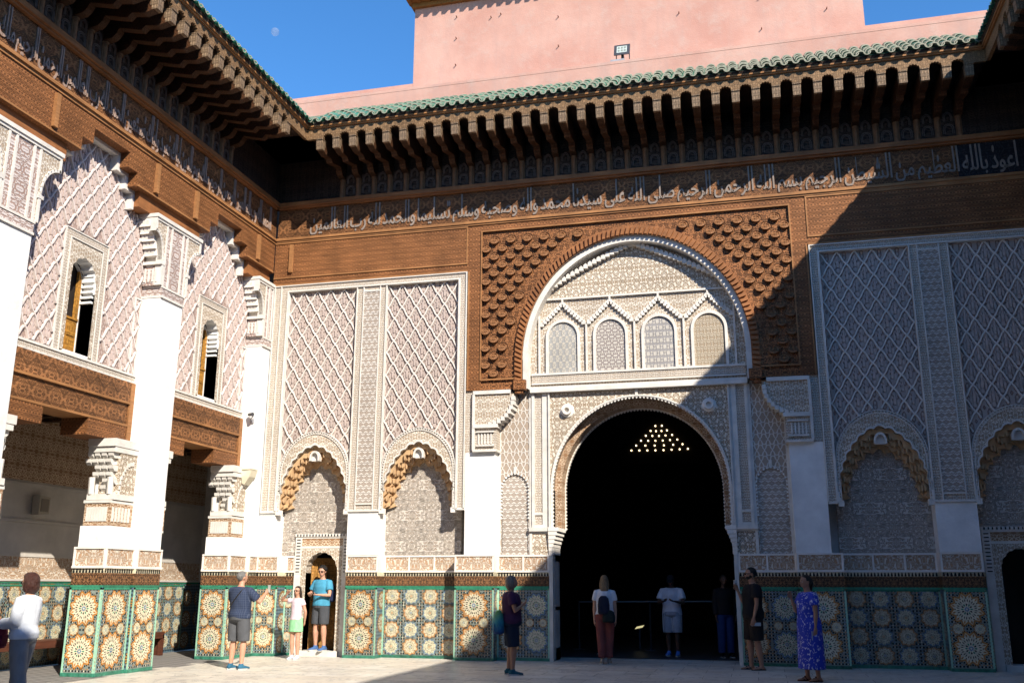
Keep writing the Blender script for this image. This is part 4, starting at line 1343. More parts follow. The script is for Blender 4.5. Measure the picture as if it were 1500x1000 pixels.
def wing(T, par):
    mb = MB(T); mb.box(-1.5, 21.0, 5.3, 12.2, -1.4, -.72); mb.build('upper_masonry', WHITE_G, par)
    mb = MB(T); mb.box(-1.5, 21.0, 12.2, 12.5, -2.5, -.3); mb.build('roof_slab', PINK, par)
    vis0 = 5.6
    mb = MB(T); mb.box(vis0, 19.9, 9.62, 10.36, -.1, 0); mb.build('inscription_ground', WOOD_S, par)
    mb = MB(T); mb.box(vis0, 19.9, 9.56, 9.62, -.1, .055); mb.box(vis0, 19.9, 9.50, 9.56, -.1, .02); mb.build('batten', WOODL, par)
    inscription('inscription', TXT_L + ' ' + TXT_L, T, 8.3, 19.6, 9.65, 10.33, 0, STROKE_L, par)
    bays = [(COLS[i][1], COLS[i + 1][0]) for i in range(len(COLS) - 1)]
    mids = [(a + b) / 2 - .03 for a, b in bays]
    steps = [(.50, 9.31, 9.02), (.78, 9.02, 8.76)]
    mb = MB(T); mb.box(vis0, 19.9, 9.31, 9.50, -.36, -.003); mb.build('timber_beam', WOOD_F, par)
    edges = [None] + mids + [None]
    for i in range(len(edges) - 1):
        for k, (h, vt, vb) in enumerate(steps):
            a = vis0 if edges[i] is None else edges[i] + h
            b = 19.9 if edges[i + 1] is None else edges[i + 1] - h
            mb = MB(T); mb.box(a, b, vb, vt, -.36, -.003); mb.build('stepped_timber', WOOD_F, par)
        a = vis0 if edges[i] is None else edges[i] + 1.02
        b = 19.9 if edges[i + 1] is None else edges[i + 1] - 1.02
        mb = MB(T); mb.box(a, b, 8.45, 8.76, -.36, -.09); mb.build('lower_timber', WOOD, par)
        mb = MB(T); a = vis0 if edges[i] is None else edges[i] + .78; b = 19.9 if edges[i + 1] is None else edges[i + 1] - .78
        mb.box(a + .02, b - .02, 8.765, 8.80, -.3, .012); mb.build('timber_trim', WOODL, par)
    s0 = None
    for L, Rr in COLS:
        for du in (-.42, .95):
            u = L + du
            if u > 19.8 or u < vis0 + .2: continue
            if s0 is None:
                mb = MB(T); mb.box(u - .045, u + .045, 8.84, 9.44, -.003, .06); s0 = mb.build('wood_cleat', WOODL, par); a0 = Vector(T[0](u, 0, 0))
            else: inst(s0, par, Vector(T[0](u, 0, 0)) - a0)
    for c in mids:       # stair shaped white edging inside the opening
        for q in (-1, 1):
            mb = MB(T)
            for (h, vt, vb) in steps + [(1.02, 8.76, 8.45)]:
                mb.box(c + q * h, c + q * (h - .06), vb - .06, vt - .003, -.37, -.20)
            for (h0, h1, v) in ((.50, .78, 9.02), (.78, 1.02, 8.76)):
                mb.box(c + q * (h0 - .06) + q * .06, c + q * (h1 - .06), v - .06, v - .003, -.37, -.205)
            mb.build('stepped_moulding', TRIM, par)
        mb = MB(T); mb.box(c - .44, c + .44, 9.25, 9.307, -.37, -.20); mb.build('stepped_moulding', TRIM, par)
    G = -.36
    for i, (a, b) in enumerate(bays):
        wc = (a + b) / 2 + (.10 if i == 2 else 0.04)
        m = mids[i]
        mb = MB(T)
        pts = scallop(arch(wc, 6.70, .31, .38, 5.38, 20), 21, .03)
        spandrel(mb, pts, 7.36, wc - .42, wc + .42, G - .24, G + .015, 0, 1)
        mb.build('window_surround', [ST_F, WHITE], par)
        mb = MB(T)
        mb.box(wc - .56, wc - .42, 5.34, 7.50, G - .1, G + .02); mb.box(wc + .42, wc + .56, 5.34, 7.50, G - .1, G + .02); mb.box(wc - .42, wc + .42, 7.36, 7.50, G - .1, G + .02)
        mb.build('window_border', ST_B, par)
        mb = MB(T); mb.box(a, b, 5.20, 5.30, G - .1, G + .03); mb.build('sill_band', ST_B, par)
        mb = MB(T)
        for q in (-1, 1):
            mb.box(wc + q * .42, wc + q * .44, 5.34, 7.38, G, G + .035); mb.box(wc + q * .56, wc + q * .58, 5.34, 7.52, G, G + .035)
        mb.box(wc - .42, wc + .42, 7.36, 7.38, G, G + .035); mb.box(wc - .56, wc + .56, 7.50, 7.52, G, G + .035)
        mb.build('window_moulding', TRIM, par)
        mb = MB(T)
        mb.box(a, b, 5.30, 5.34, G - .1, G + .05); mb.box(a, b, 5.17, 5.20, G - .1, G + .05)
        mb.build('sill_moulding', TRIM, par)
        mb = MB(T)
        for q, z in ((a, a + .20), (b - .22, b - .032)):
            mb = MB(T); mb.box(q + .002, q + .027, 5.34, 6.80, G, G + .035); mb.box(z, z + .025, 5.34, 6.80, G, G + .035); mb.box(q, q + .225, 6.80, 6.83, G, G + .036)
            mb.build('edge_moulding', TRIM, par)
        mb = MB(T)
        pts2 = arch(wc, 6.70, .31, .38, 5.38, 20)
        mb.strip(pts2, pts2, G - .24, G - .31)
        mb.box(wc - .31, wc + .31, 5.34, 5.38, G - .31, G + .04)
        for k in range(6): mb.box(wc + .285, wc + .34, 6.36 + k * .1, 6.40 + k * .1, G - .24, G - .01)
        mb.build('window_reveal', WHITE, par)
        sh = part('window_shutter', par)
        q0 = G - .31
        mb = MB(T); mb.box(wc - .30, wc + .30, 5.385, 6.05, q0, q0 + .05); mb.box(wc - .30, wc - .25, 6.05, 6.95, q0, q0 + .05); mb.box(wc + .22, wc + .30, 6.05, 6.95, q0, q0 + .05)
        mb.build('leaf', YELW, sh)
        for q in (-.15, .15):
            for z0, z1 in ((5.44, 5.70), (5.75, 6.00)):
                mb = MB(T); mb.box(wc + q - .10, wc + q + .10, z0, z1, q0 + .05, q0 + .064); mb.build('raised_panel', YELW, sh)
        mb = MB(T); mb.box(wc - .30, wc + .30, 6.04, 6.08, q0 - .01, q0 + .07); mb.build('rail', YELW, sh)
        mb = MB(T); mb.box(wc - .7, wc + .7, 5.3, 7.5, G - .35, G - .33); mb.build('room_shade_sheet', HALLM, par)  # flat near-black sheet in place of the unlit room's shade
        mb = MB(T)
        mb.box(a, wc - .56, 5.34, 7.50, G - .1, G); mb.box(wc + .56, b, 5.34, 7.50, G - .1, G); mb.box(a, b, 7.50, 9.4, G - .1, G)
        mb.build('panel_ground', GROUND_P, par)

        def keep(x, y, wc=wc, m=m):
            if abs(x - wc) < .60 and y < 7.55: return False
            if y > 8.42 and abs(x - m) > (.46 if y > 9.02 else .74 if y > 8.76 else .98): return False
            return y < 9.27
        lattice(T, a + .02, b - .02, 5.36, 9.30, G, keep, par, cw=.34, ch=.50, th=.018, hgt=.035, mats=[BAND_P, LEAF_P])
        tb = part('timber_lintel', par)
        W = -.30
        mb = MB(T); mb.box(a, b - .12, 4.80, 5.17, -.85, W); mb.box(a, b - .12, 4.38, 4.76, -.85, W - .03); mb.build('beam', WOOD_S, tb)
        mb = MB(T); mb.box(a, b - .12, 4.76, 4.80, -.85, W + .015); mb.box(a, b - .12, 4.34, 4.38, -.85, W + .002); mb.box(b - .12, b, 4.04, 5.17, -.85, W + .006)
        mb.build('trim', WOODL, tb)
        for e0, e1 in ((a, m - .56), (m + .56, b - .12)):
            mb = MB(T); mb.box(e0, e1, 4.045, 4.34, -.85, W - .01); mb.build('lower_beam', WOOD_F, tb)
    for i, (L, Rr) in enumerate(COLS):
        last = i == len(COLS) - 1
        mb = MB(T); mb.box(L, Rr, 2.135, 6.86, -.80, .05); mb.box(L + .01, Rr, 6.9, 8.33, -.36, -.02); mb.build('white_pilaster', WHITE, par)
        upper_capital(T, L, Rr, par, half=last)
        p0 = L - .80 if not last else L - .72
        mb = MB(T); mb.box(p0 + .10, L, 2.135, 2.50, -.62, -.06); mb.box(p0 + .36, L, 2.50, 4.04, -.60, -.30); mb.build('pier', WHITE, par)
        lower_bracket(T, p0 + .16, L - .002, par, -1, w0=-.62, w1=-.10)
        if not last: lower_bracket(T, Rr + .002, Rr + .34, par, 1, w0=-.62, w1=-.16)
        dado(T, p0, L, .03, par, 'big', wb=-.60)
        dado(T, L, Rr, .09, par, 'big', wb=-.60)
        base = T[0]
        TE = (lambda u, v, w, base=base, p0=p0: base(p0 - w, v, u), not T[1])
        dado(TE, -.60, .035, .004, par, 'big', wb=-.05)


STROKE_L = M_plain("worn inscription paint", (.34, .24, .19), .25, 6)
GROUND_P = M_carve("rosy lattice ground", (.52, .42, .38), (.36, .26, .22), (5.2, 3.6), 2.2, 22, .03, seed=17, stag=False)
BAND_P = M_plain("rosy ridge plaster", (.66, .58, .54), .06, 5)
LEAF_P = M_plain("rosy leaf plaster", (.54, .44, .40), .12, 8)
YELW = M_wood("yellow cedar shutter", (.46, .22, .04), True, s=(4, 4), depth=.008, dark=.75)

lw = thing('left_wing', 'sunlit left side of the courtyard with white pilasters, open gallery and overhanging carved cedar eaves', 'building', (XL, 14, 0))
wing(LEFT, lw)
us_l = [18.0 - .40 * i for i in range(1, 30)][::-1]
us_l = [u for u in us_l if u < 18.3]
eaves(LEFT, us_l, lw, 6.2, 18.42, 6.0, 18.50)
mb = MB(LEFT); mb.box(-1.5, 6.0, 11.5, 11.78, -.1, 1.45); mb.box(-1.5, 6.0, 11.78, 12.4, -.3, .9); mb.box(-1.5, 6.0, 8.3, 11.5, -.1, 0); mb.box(-1.5, 5.5, 5.0, 8.3, -.3, -.1)
mb.build('plain_eaves', WOOD, lw)

rw = thing('right_wing', 'shaded right side of the courtyard, only its tiled eaves showing at the upper right corner', 'building', (XR, 12, 0))
us_r = [18.0 - .40 * i for i in range(1, 12)][::-1]
eaves(RIGHT, us_r, rw, 12.2, 18.42, 13.2, 18.50)
mb = MB(RIGHT)
mb.box(-1.5, 21.0, 0, 12.2, -.9, -.01); mb.build('wall', WHITE_G, rw)
mb = MB(RIGHT); mb.box(-1.5, 13.2, 11.42, 11.78, .0, 1.45); mb.box(-1.5, 21, 11.9, 12.4, -2.5, .1)
mb.strip([(-1.5, 11.86), (12.2, 11.86)], [(-1.5, 12.7), (12.2, 12.7)], 1.52, .25); mb.box(-1.5, 12.2, 11.78, 11.86, 0, 1.52)
mb.box(-1.5, 19.9, 8.4, 10.4, -.01, .0 + .02)
mb.build('plain_eaves', WOOD, rw)
mb = MB(RIGHT); mb.box(-1.5, 19.4, 0.0, 1.5, -.01, .10); mb.build('dado_core', ZELL, rw)

# entrance side behind the camera
bw = thing('rear_wing', 'far entrance side of the courtyard that closes it behind the viewer', 'building', (XC, -2, 0))
mb = MB(); mb.box(-14, 9, -2.6, -1.6, 0, 11.8); mb.build('wall', WHITE_G, bw)
mb = MB(); mb.box(-14, 9, -1.6, -.6, 11.2, 11.8); mb.box(-11, 6.3, -1.6, -1.57, 8.4, 11.2); mb.build('plain_eaves', WOOD, bw)
del bw['label'], bw['category']; bw['kind'] = 'structure'

# ---------------------------------------------------------------- gallery behind the left piers
ga = thing('left_gallery', 'shaded gallery with tiled dado and plastered wall behind the left piers', 'gallery', (-13.4, 14, 0))
TG = (lambda u, v, w: (-13.36 + w, u, v), False)
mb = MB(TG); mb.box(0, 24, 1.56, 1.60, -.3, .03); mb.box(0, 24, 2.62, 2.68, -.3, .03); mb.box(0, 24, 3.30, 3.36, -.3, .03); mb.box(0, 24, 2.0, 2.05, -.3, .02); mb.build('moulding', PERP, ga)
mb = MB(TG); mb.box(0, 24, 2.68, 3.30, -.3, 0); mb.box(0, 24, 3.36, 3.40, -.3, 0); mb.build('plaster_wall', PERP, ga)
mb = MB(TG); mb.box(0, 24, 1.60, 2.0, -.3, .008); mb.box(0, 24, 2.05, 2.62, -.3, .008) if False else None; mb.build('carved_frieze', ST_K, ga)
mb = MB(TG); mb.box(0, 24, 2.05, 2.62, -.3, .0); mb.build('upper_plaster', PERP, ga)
mb = MB(TG); mb.box(0, 24, 3.40, 4.96, -.3, .01); mb.build('carved_upper_frieze', ST_T, ga)
mb = MB(TG); mb.box(0, 24, 0.0, 1.56, -.3, 0); mb.build('dado_core', ZELL, ga)
mb = MB(TG); mb.box(0, 24, 1.52, 1.565, -.3, .01); mb.build('glazed_strip', ZG, ga)
zellige(TG, 12.0, 21.0, .06, 1.5, .006, ga, 'small')
# gallery ends at a wall beyond the corner
mb = MB(); mb.box(-13.7, -11.61, 21.6, 21.9, 1.56, 5); mb.build('end_wall', PERP, ga)
mb = MB(); mb.box(-13.7, -11.61, 21.6, 21.9, 0, 1.55); mb.build('end_dado', ZELL, ga)
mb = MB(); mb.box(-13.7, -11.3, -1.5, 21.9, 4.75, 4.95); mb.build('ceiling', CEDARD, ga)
s0 = None
for k in range(30):
    y = 6.2 + k * .5
    if s0 is None:
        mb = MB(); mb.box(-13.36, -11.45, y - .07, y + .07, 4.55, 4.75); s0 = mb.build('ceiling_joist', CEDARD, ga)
    else: inst(s0, ga, (0, .5 * k, 0))
mb = MB(); mb.box(-13.36, -11.45, -1.5, 21.6, -.2, -.02); mb.build('paving_bed', MORTAR, ga)
s0 = None
n_ = 0
for i in range(8):
    for j in range(34):
        x = -13.3 + i * .32; y = 13.0 + j * .24
        if y > 21.3 or x > -11.0: continue
        if s0 is None:
            mb = MB(); mb.box(x, x + .308, y, y + .228, -.08, -.002); s0 = mb.build('paving_slab', PAVE_G, ga); x0_, y0_ = x, y
        else: inst(s0, ga, (x - x0_, y - y0_, random.uniform(-.003, .002)))
mb = MB(); mb.box(-11.0, -10.73, -1.5, 21, -.2, -.002); mb.build('marble_kerb', MARBLE, ga)
mb = MB(); mb.box(-13.3, -11.01, -1.5, 12.98, -.1, -.003); mb.build('far_paving', PAVE_G, ga)

# benches
BW = M_wood("red brown bench wood", (.10, .035, .02))


def bench(y0, y1, label, x=-13.30, dep=.45):
    b = thing('bench', label, 'bench', (x + dep / 2, (y0 + y1) / 2, 0), group='benches along the gallery wall')
    mb = MB(); mb.box(x, x + dep, y0, y1, .44, .49); mb.box(x + dep - .04, x + dep, y0, y1, .36, .44); mb.build('seat', BW, b)
    s0 = None
    k = 0
    for y in (y0 + .06, y1 - .06):
        for xx in (x + .05, x + dep - .05):
            mb = MB(); mb.box(xx - .035, xx + .035, y - .035, y + .035, 0, .44 if k < 9 else 1); mb.build('leg', BW, b)
    mb = MB(); mb.box(x, x + dep, y1 - .05, y1, 0, .44); mb.build('side_panel', BW, b)
    return b


bench(14.0, 16.9, 'low red-brown wooden bench by the gallery wall beside woman in white shirt')
bench(18.3, 19.6, 'red-brown wooden bench end showing just behind the tiled pier')

# loudspeaker in the gallery, lamp and camera at the corner
sp_ = thing('wall_speaker', 'small beige loudspeaker fixed high on the gallery plaster', 'loudspeaker', (-13.3, 15.75, 2.85))
TS = TG
mb = MB(TS); mb.prism([(15.62, 2.78), (15.90, 2.80), (15.90, 3.12), (15.62, 3.14)], .03, .20); mb.build('cabinet', M_plain("beige speaker", (.42, .38, .31)), sp_)
mb = MB(TS); mb.box(15.66, 15.86, 2.84, 3.08, .20, .212); mb.build('grille', M_plain("speaker grille", (.25, .22, .18)), sp_)
mb = MB(TS); mb.box(15.74, 15.78, 2.92, 2.98, -.0, .04); mb.build('bracket', DARKM, sp_)
wl = thing('corner_lamp', 'cream wedge shaped wall lamp on the white corner pilaster', 'wall lamp', (-10.6, 19.0, 3.8))
CREAM = M_plain("cream lamp housing", (.68, .63, .48), .05, 6, .5)
LX, LY, LZ = -11.035, 19.37, 3.84
mb = MB()
f = lambda x, y, z: mb.pt(LX + x, LY + y, LZ + z)
top = [f(0, -.13, .17), f(.30, -.15, .13), f(.30, .13, .13), f(0, .12, .17)]
bot = [f(.0, -.10, -.16), f(.08, -.10, -.19), f(.08, .09, -.19), f(.0, .09, -.16)]
mid = [f(0, -.13, .0), f(.24, -.14, -.02), f(.24, .12, -.02), f(0, .12, .0)]
mb.v = [(LX + (x - LX) * .82, y, z) for x, y, z in mb.v]
mb.face(top); mb.face(bot[::-1])
for A, B in ((top, mid), (mid, bot)):
    for k in range(4): mb.face([A[k], B[k], B[(k + 1) % 4], A[(k + 1) % 4]])
mb.build('housing', CREAM, wl)
mb = MB(); mb.box(LX, LX + .25, LY - .16, LY + .128, LZ + .14, LZ + .165); mb.build('lid', CREAM, wl)
cm = thing('security_camera', 'tiny dark camera sticking out from the white corner pilaster', 'camera', (-10.55, 19.2, 5.1))
mb = MB(); mb.tube([(-11.0, 19.52, 5.22), (-10.99, 19.38, 5.235)], .018, 6); mb.build('arm', GREYM, cm)
mb = MB(); mb.tube([(-11.06, 19.42, 5.25), (-10.92, 19.31, 5.23)], .038, 8); mb.tube([(-10.92, 19.31, 5.23), (-10.90, 19.295, 5.228)], .044, 8); mb.build('body', DARKM, cm)
mb = MB(); mb.box(-11.04, -10.97, 19.47, 19.502, 5.06, 5.16); mb.build('junction_box', GREYM, cm)

# ---------------------------------------------------------------- what shows in the dark hall
rb = thing('barrier_rail', 'thin pale barrier rail crossing the dark hall at hip height', 'railing', (-2.4, 24, 0))
RAILM = M_plain("brushed rail", (.16, .17, .18), .05, 9, .3, .6)
mb = MB(); mb.tube([(-4.4, 24.3, 1.12), (-.9, 24.3, 1.15)], .018, 8); mb.build('rail', RAILM, rb)
for x in (-4.4, -2.65, -.9):
    mb = MB(); mb.tube([(x, 24.3, 0), (x, 24.3, 1.14)], .02, 8); mb.box(x - .12, x + .12, 24.18, 24.42, 0, .02); mb.build('post', DARKM, rb)


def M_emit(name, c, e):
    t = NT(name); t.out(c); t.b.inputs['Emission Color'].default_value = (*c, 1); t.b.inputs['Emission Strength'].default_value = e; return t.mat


PERF = M_emit("daylit pierced plaster opening", (1, .80, .48), 2.6)
pw = thing('pierced_window', 'triangle of small glowing pierced openings high inside the dark hall', 'window', (-2.5, 30, 5.2))
mb = MB(FAC)
pc, k30 = 0, 30.0
mb.box(-4.2, -1.4, 5.2, 8.2, -10.4, -10.2); mb.build('pierced_plate', HALLM, pw)
s0 = None
PP = []
for r, n in ((0, 2), (1, 4), (2, 5), (3, 6), (4, 6), (5, 8)):
    hw = .10 + r * .155
    for i in range(n):
        t = (i / (n - 1)) * 2 - 1
        PP.append((hw * t, -.15 * r + .02 * abs(t)))
for (du, dv) in PP:
    u, v = -2.83 + du, 6.36 + dv
    if s0 is None:
        mb = MB(FAC); mb.prism([(u + .024 * math.cos(6.283 * k / 8), v + .026 * math.sin(6.283 * k / 8)) for k in range(8)], -10.2, -10.17)
        s0 = mb.build('opening', PERF, pw); q0 = (u, v)
    else: inst(s0, pw, (u - q0[0], 0, v - q0[1]))
lp = thing('light_patch', 'small slanted yellowish patch of light low in the dark hall, made as a glowing plate', 'lamp', (-2.95, 25, .45))  # glowing plate added in place of a patch of light, source unknown
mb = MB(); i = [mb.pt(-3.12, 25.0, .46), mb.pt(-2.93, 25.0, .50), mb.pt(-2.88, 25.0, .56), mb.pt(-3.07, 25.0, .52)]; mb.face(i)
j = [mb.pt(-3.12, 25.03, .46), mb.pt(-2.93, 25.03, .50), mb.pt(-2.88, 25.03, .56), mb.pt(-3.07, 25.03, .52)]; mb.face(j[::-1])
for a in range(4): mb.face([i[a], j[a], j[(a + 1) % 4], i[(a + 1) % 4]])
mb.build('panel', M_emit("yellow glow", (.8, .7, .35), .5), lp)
mb = MB(); mb.box(-3.02, -2.98, 25.0, 25.03, 0, .47); mb.build('added_stand', DARKM, lp)  # stand added only to hold up the glowing plate

# ---------------------------------------------------------------- moon
d_ = (cam.matrix_world.to_3x3() @ Vector(((403 - 750) / 1404.5, -(47 - 500) / 1404.5, -1))).normalized()
bpy.ops.mesh.primitive_uv_sphere_add(segments=32, ring_count=16, radius=24, location=cam.location + d_ * 6000)
mo = bpy.context.object; mo.name = 'moon'; mo['kind'] = 'structure'
t = NT("moon"); mo.data.materials.append(t.out((.5, .52, .56)))
tr = t.n('ShaderNodeBsdfTransparent'); mx = t.n('ShaderNodeMixShader'); mx.inputs[0].default_value = .14
t.t.links.new(tr.outputs[0], mx.inputs[1]); t.t.links.new(t.b.outputs[0], mx.inputs[2]); t.t.links.new(mx.outputs[0], t.t.nodes['Material Output'].inputs[0])

# ================================================================= people
def M_cloth(name, c, sc=9, pattern=None):
    t = NT(name)
    g = t.n('ShaderNodeTexCoord').outputs['Object']
    x, y, z = t.sep(g)
    fold = t.noise(t.comb(t.M('MULTIPLY', x, 1.0), t.M('MULTIPLY', y, 1.0), t.M('MULTIPLY', z, .55)), sc, 2, .5, .3)
    fine = t.noise(g, 160, 2, .5)
    col_ = (*c, 1.0)
    if pattern == 'stripe':
        an = t.M('MULTIPLY', t.M('ADD', x, t.M('MULTIPLY', y, .6)), 250.0)
        col_ = t.mix(t.M('GREATER_THAN', t.M('SINE', an), .15), (.52, .55, .60), (.10, .13, .22))
    elif pattern == 'leafy':
        n1 = t.noise(t.comb(t.M('MULTIPLY', x, 1.6), t.M('MULTIPLY', y, 1.6), z), 7.5, 1.5, .5, 2.6)
        n2 = t.noise(g, 30, 1, .5, .5)
        m = t.M('MULTIPLY', t.mr(n1, .585, .60, 0, 1), t.mr(n2, .38, .45, 0, 1))
        col_ = t.mix(m, c, (.50, .52, .66))
    elif pattern == 'check':
        m = t.M('MAXIMUM', t.M('GREATER_THAN', t.M('SINE', t.M('MULTIPLY', x, 200.0)), .86), t.M('GREATER_THAN', t.M('SINE', t.M('MULTIPLY', z, 200.0)), .86))
        col_ = t.mix(t.M('MULTIPLY', m, .5), c, (.10, .12, .18))
    f = t.mr(fold, .3, .7, .85, 1.1)
    cc = t.mix(1.0, col_, t.comb(f, f, f), 'MULTIPLY')
    return t.out(cc, t.bump(t.M('ADD', fold, t.M('MULTIPLY', fine, .02)), .018), .85)


def M_skin(name, c):
    t = NT(name); g = t.n('ShaderNodeTexCoord').outputs['Object']
    n = t.noise(g, 12, 3, .6)
    f = t.mr(n, .3, .7, .88, 1.1)
    m = t.out(t.mix(1.0, c, t.comb(f, f, f), 'MULTIPLY'), None, .5, .4)
    t.b.inputs['Subsurface Weight'].default_value = .08
    t.b.inputs['Subsurface Radius'].default_value = (.02, .008, .004)
    return m


def M_hair(name, c):
    t = NT(name); g = t.n('ShaderNodeTexCoord').outputs['Object']; x, y, z = t.sep(g)
    n = t.noise(t.comb(t.M('MULTIPLY', x, 90.0), t.M('MULTIPLY', y, 90.0), t.M('MULTIPLY', z, 14.0)), 1.0, 3, .6, 1.0)
    f = t.mr(n, .3, .7, .5, 1.5)
    return t.out(t.mix(1.0, c, t.comb(f, f, f), 'MULTIPLY'), t.bump(n, .02), .5, .4)


SK1 = M_skin("light tanned skin", (.50, .27, .18)); SK2 = M_skin("tanned skin", (.36, .19, .12)); SK3 = M_skin("dark brown skin", (.10, .05, .032))
EYEW = M_plain("eye white", (.6, .58, .55), 0, 1, .3, .5); EYED = M_plain("dark eye", (.02, .015, .01), 0, 1, .2, .6); LIP = M_plain("lip", (.32, .11, .09), 0, 1, .5)
BLKP = M_plain("black plastic", (.012, .012, .014), 0, 1, .25, .5)


def etube(mb, pts, rx, ry, side=(1, 0, 0), n=16, m=None):
    P = [Vector(p) for p in pts]; S = Vector(side); R_ = []
    for i, p in enumerate(P):
        d = (P[min(i + 1, len(P) - 1)] - P[max(i - 1, 0)]).normalized()
        s = S - d * S.dot(d)
        if s.length < .05: s = Vector((0, 1, 0)) - d * d.y
        s.normalize(); b = d.cross(s)
        a_, b_ = (rx[i] if isinstance(rx, (list, tuple)) else rx), (ry[i] if isinstance(ry, (list, tuple)) else ry)
        R_.append([mb.pt(*(p + s * a_ * math.cos(6.28318 * k / n) + b * b_ * math.sin(6.28318 * k / n))) for k in range(n)])
    for A, B in zip(R_, R_[1:]):
        for k in range(n): mb.face([A[k], A[(k + 1) % n], B[(k + 1) % n], B[k]], m)
    mb.face(R_[0][::-1], m); mb.face(R_[-1], m)


def ball(mb, c, r, n=14, f=None, m=None, rot=None):
    c = Vector(c); L = []
    for j in range(1, n // 2 + 3):
        ph = math.pi * j / (n // 2 + 3)
        ring = []
        for k in range(n):
            th = 6.28318 * k / n
            v = Vector((r[0] * math.sin(ph) * math.cos(th), r[1] * math.sin(ph) * math.sin(th), r[2] * math.cos(ph)))
            if f: v = f(v)
            if rot: v = rot @ v
            ring.append(mb.pt(*(c + v)))
        L.append(ring)
    for A, B in zip(L, L[1:]):
        for k in range(n): mb.face([A[k], B[k], B[(k + 1) % n], A[(k + 1) % n]], m)
    mb.face(L[0], m); mb.face(L[-1][::-1], m)


def remesh(mb, name, mat, parent, vox, smooth=2):
    me = bpy.data.meshes.new(name); me.from_pydata(mb.v, [], mb.f)
    o = bpy.data.objects.new(name, me); col.objects.link(o)
    md = o.modifiers.new('r', 'REMESH'); md.mode = 'VOXEL'; md.voxel_size = vox; md.use_smooth_shade = True
    if smooth:
        sm = o.modifiers.new('s', 'SMOOTH'); sm.iterations = smooth; sm.factor = .5
    bpy.context.view_layer.update()
    m2 = bpy.data.meshes.new_from_object(o.evaluated_get(bpy.context.evaluated_depsgraph_get()))
    bpy.data.objects.remove(o); bpy.data.meshes.remove(me)
    m2.name = name; m2.materials.clear(); m2.materials.append(mat)
    if m2.uv_layers: m2.uv_layers.remove(m2.uv_layers[0])
    uvify(m2)
    m2.polygons.foreach_set("use_smooth", [True] * len(m2.polygons))
    o = bpy.data.objects.new(name, m2); col.objects.link(o); o.parent = parent
    return o


def hand(mb, w, d, nrm, right, curl=.5, s=1.0):
    """palm and five fingers; d along the forearm, nrm out of the palm"""
    d = Vector(d).normalized(); nrm = (Vector(nrm) - d * Vector(nrm).dot(d)).normalized(); sd = d.cross(nrm) * (1 if right else -1)
    w = Vector(w)
    etube(mb, [w - d * .02, w + d * .03, w + d * .07, w + d * .095], [.025, .036, .042, .038], [.018, .016, .015, .012], side=sd, n=10)
    for k, (off, ln) in enumerate(((-.031, .068), (-.011, .078), (.010, .073), (.030, .058))):
        b = w + d * (.088 - abs(off) * .15) + sd * off
        a1, a2, a3 = curl * .6, curl * 1.5, curl * 2.2
        p = [b - d * .02]; q = b
        for ang, fr in ((a1, .42), (a2, .33), (a3, .25)):
            p.append(q); q = q + (d * math.cos(ang) + nrm * math.sin(ang)) * ln * fr
        p.append(q)
        etube(mb, p, [.0085, .009, .0085, .008, .0065], [.0085, .009, .0085, .008, .0065], side=sd, n=8)
    b = w + d * .025 - sd * .028
    t1 = (d * .6 - sd * .65 + nrm * .35).normalized()
    t2 = (d * .85 - sd * .1 + nrm * (.3 + curl * .5)).normalized()
    etube(mb, [b, b + t1 * .035, b + t1 * .035 + t2 * .03, b + t1 * .035 + t2 * .052], [.013, .011, .010, .007], [.013, .011, .010, .007], side=nrm, n=8)


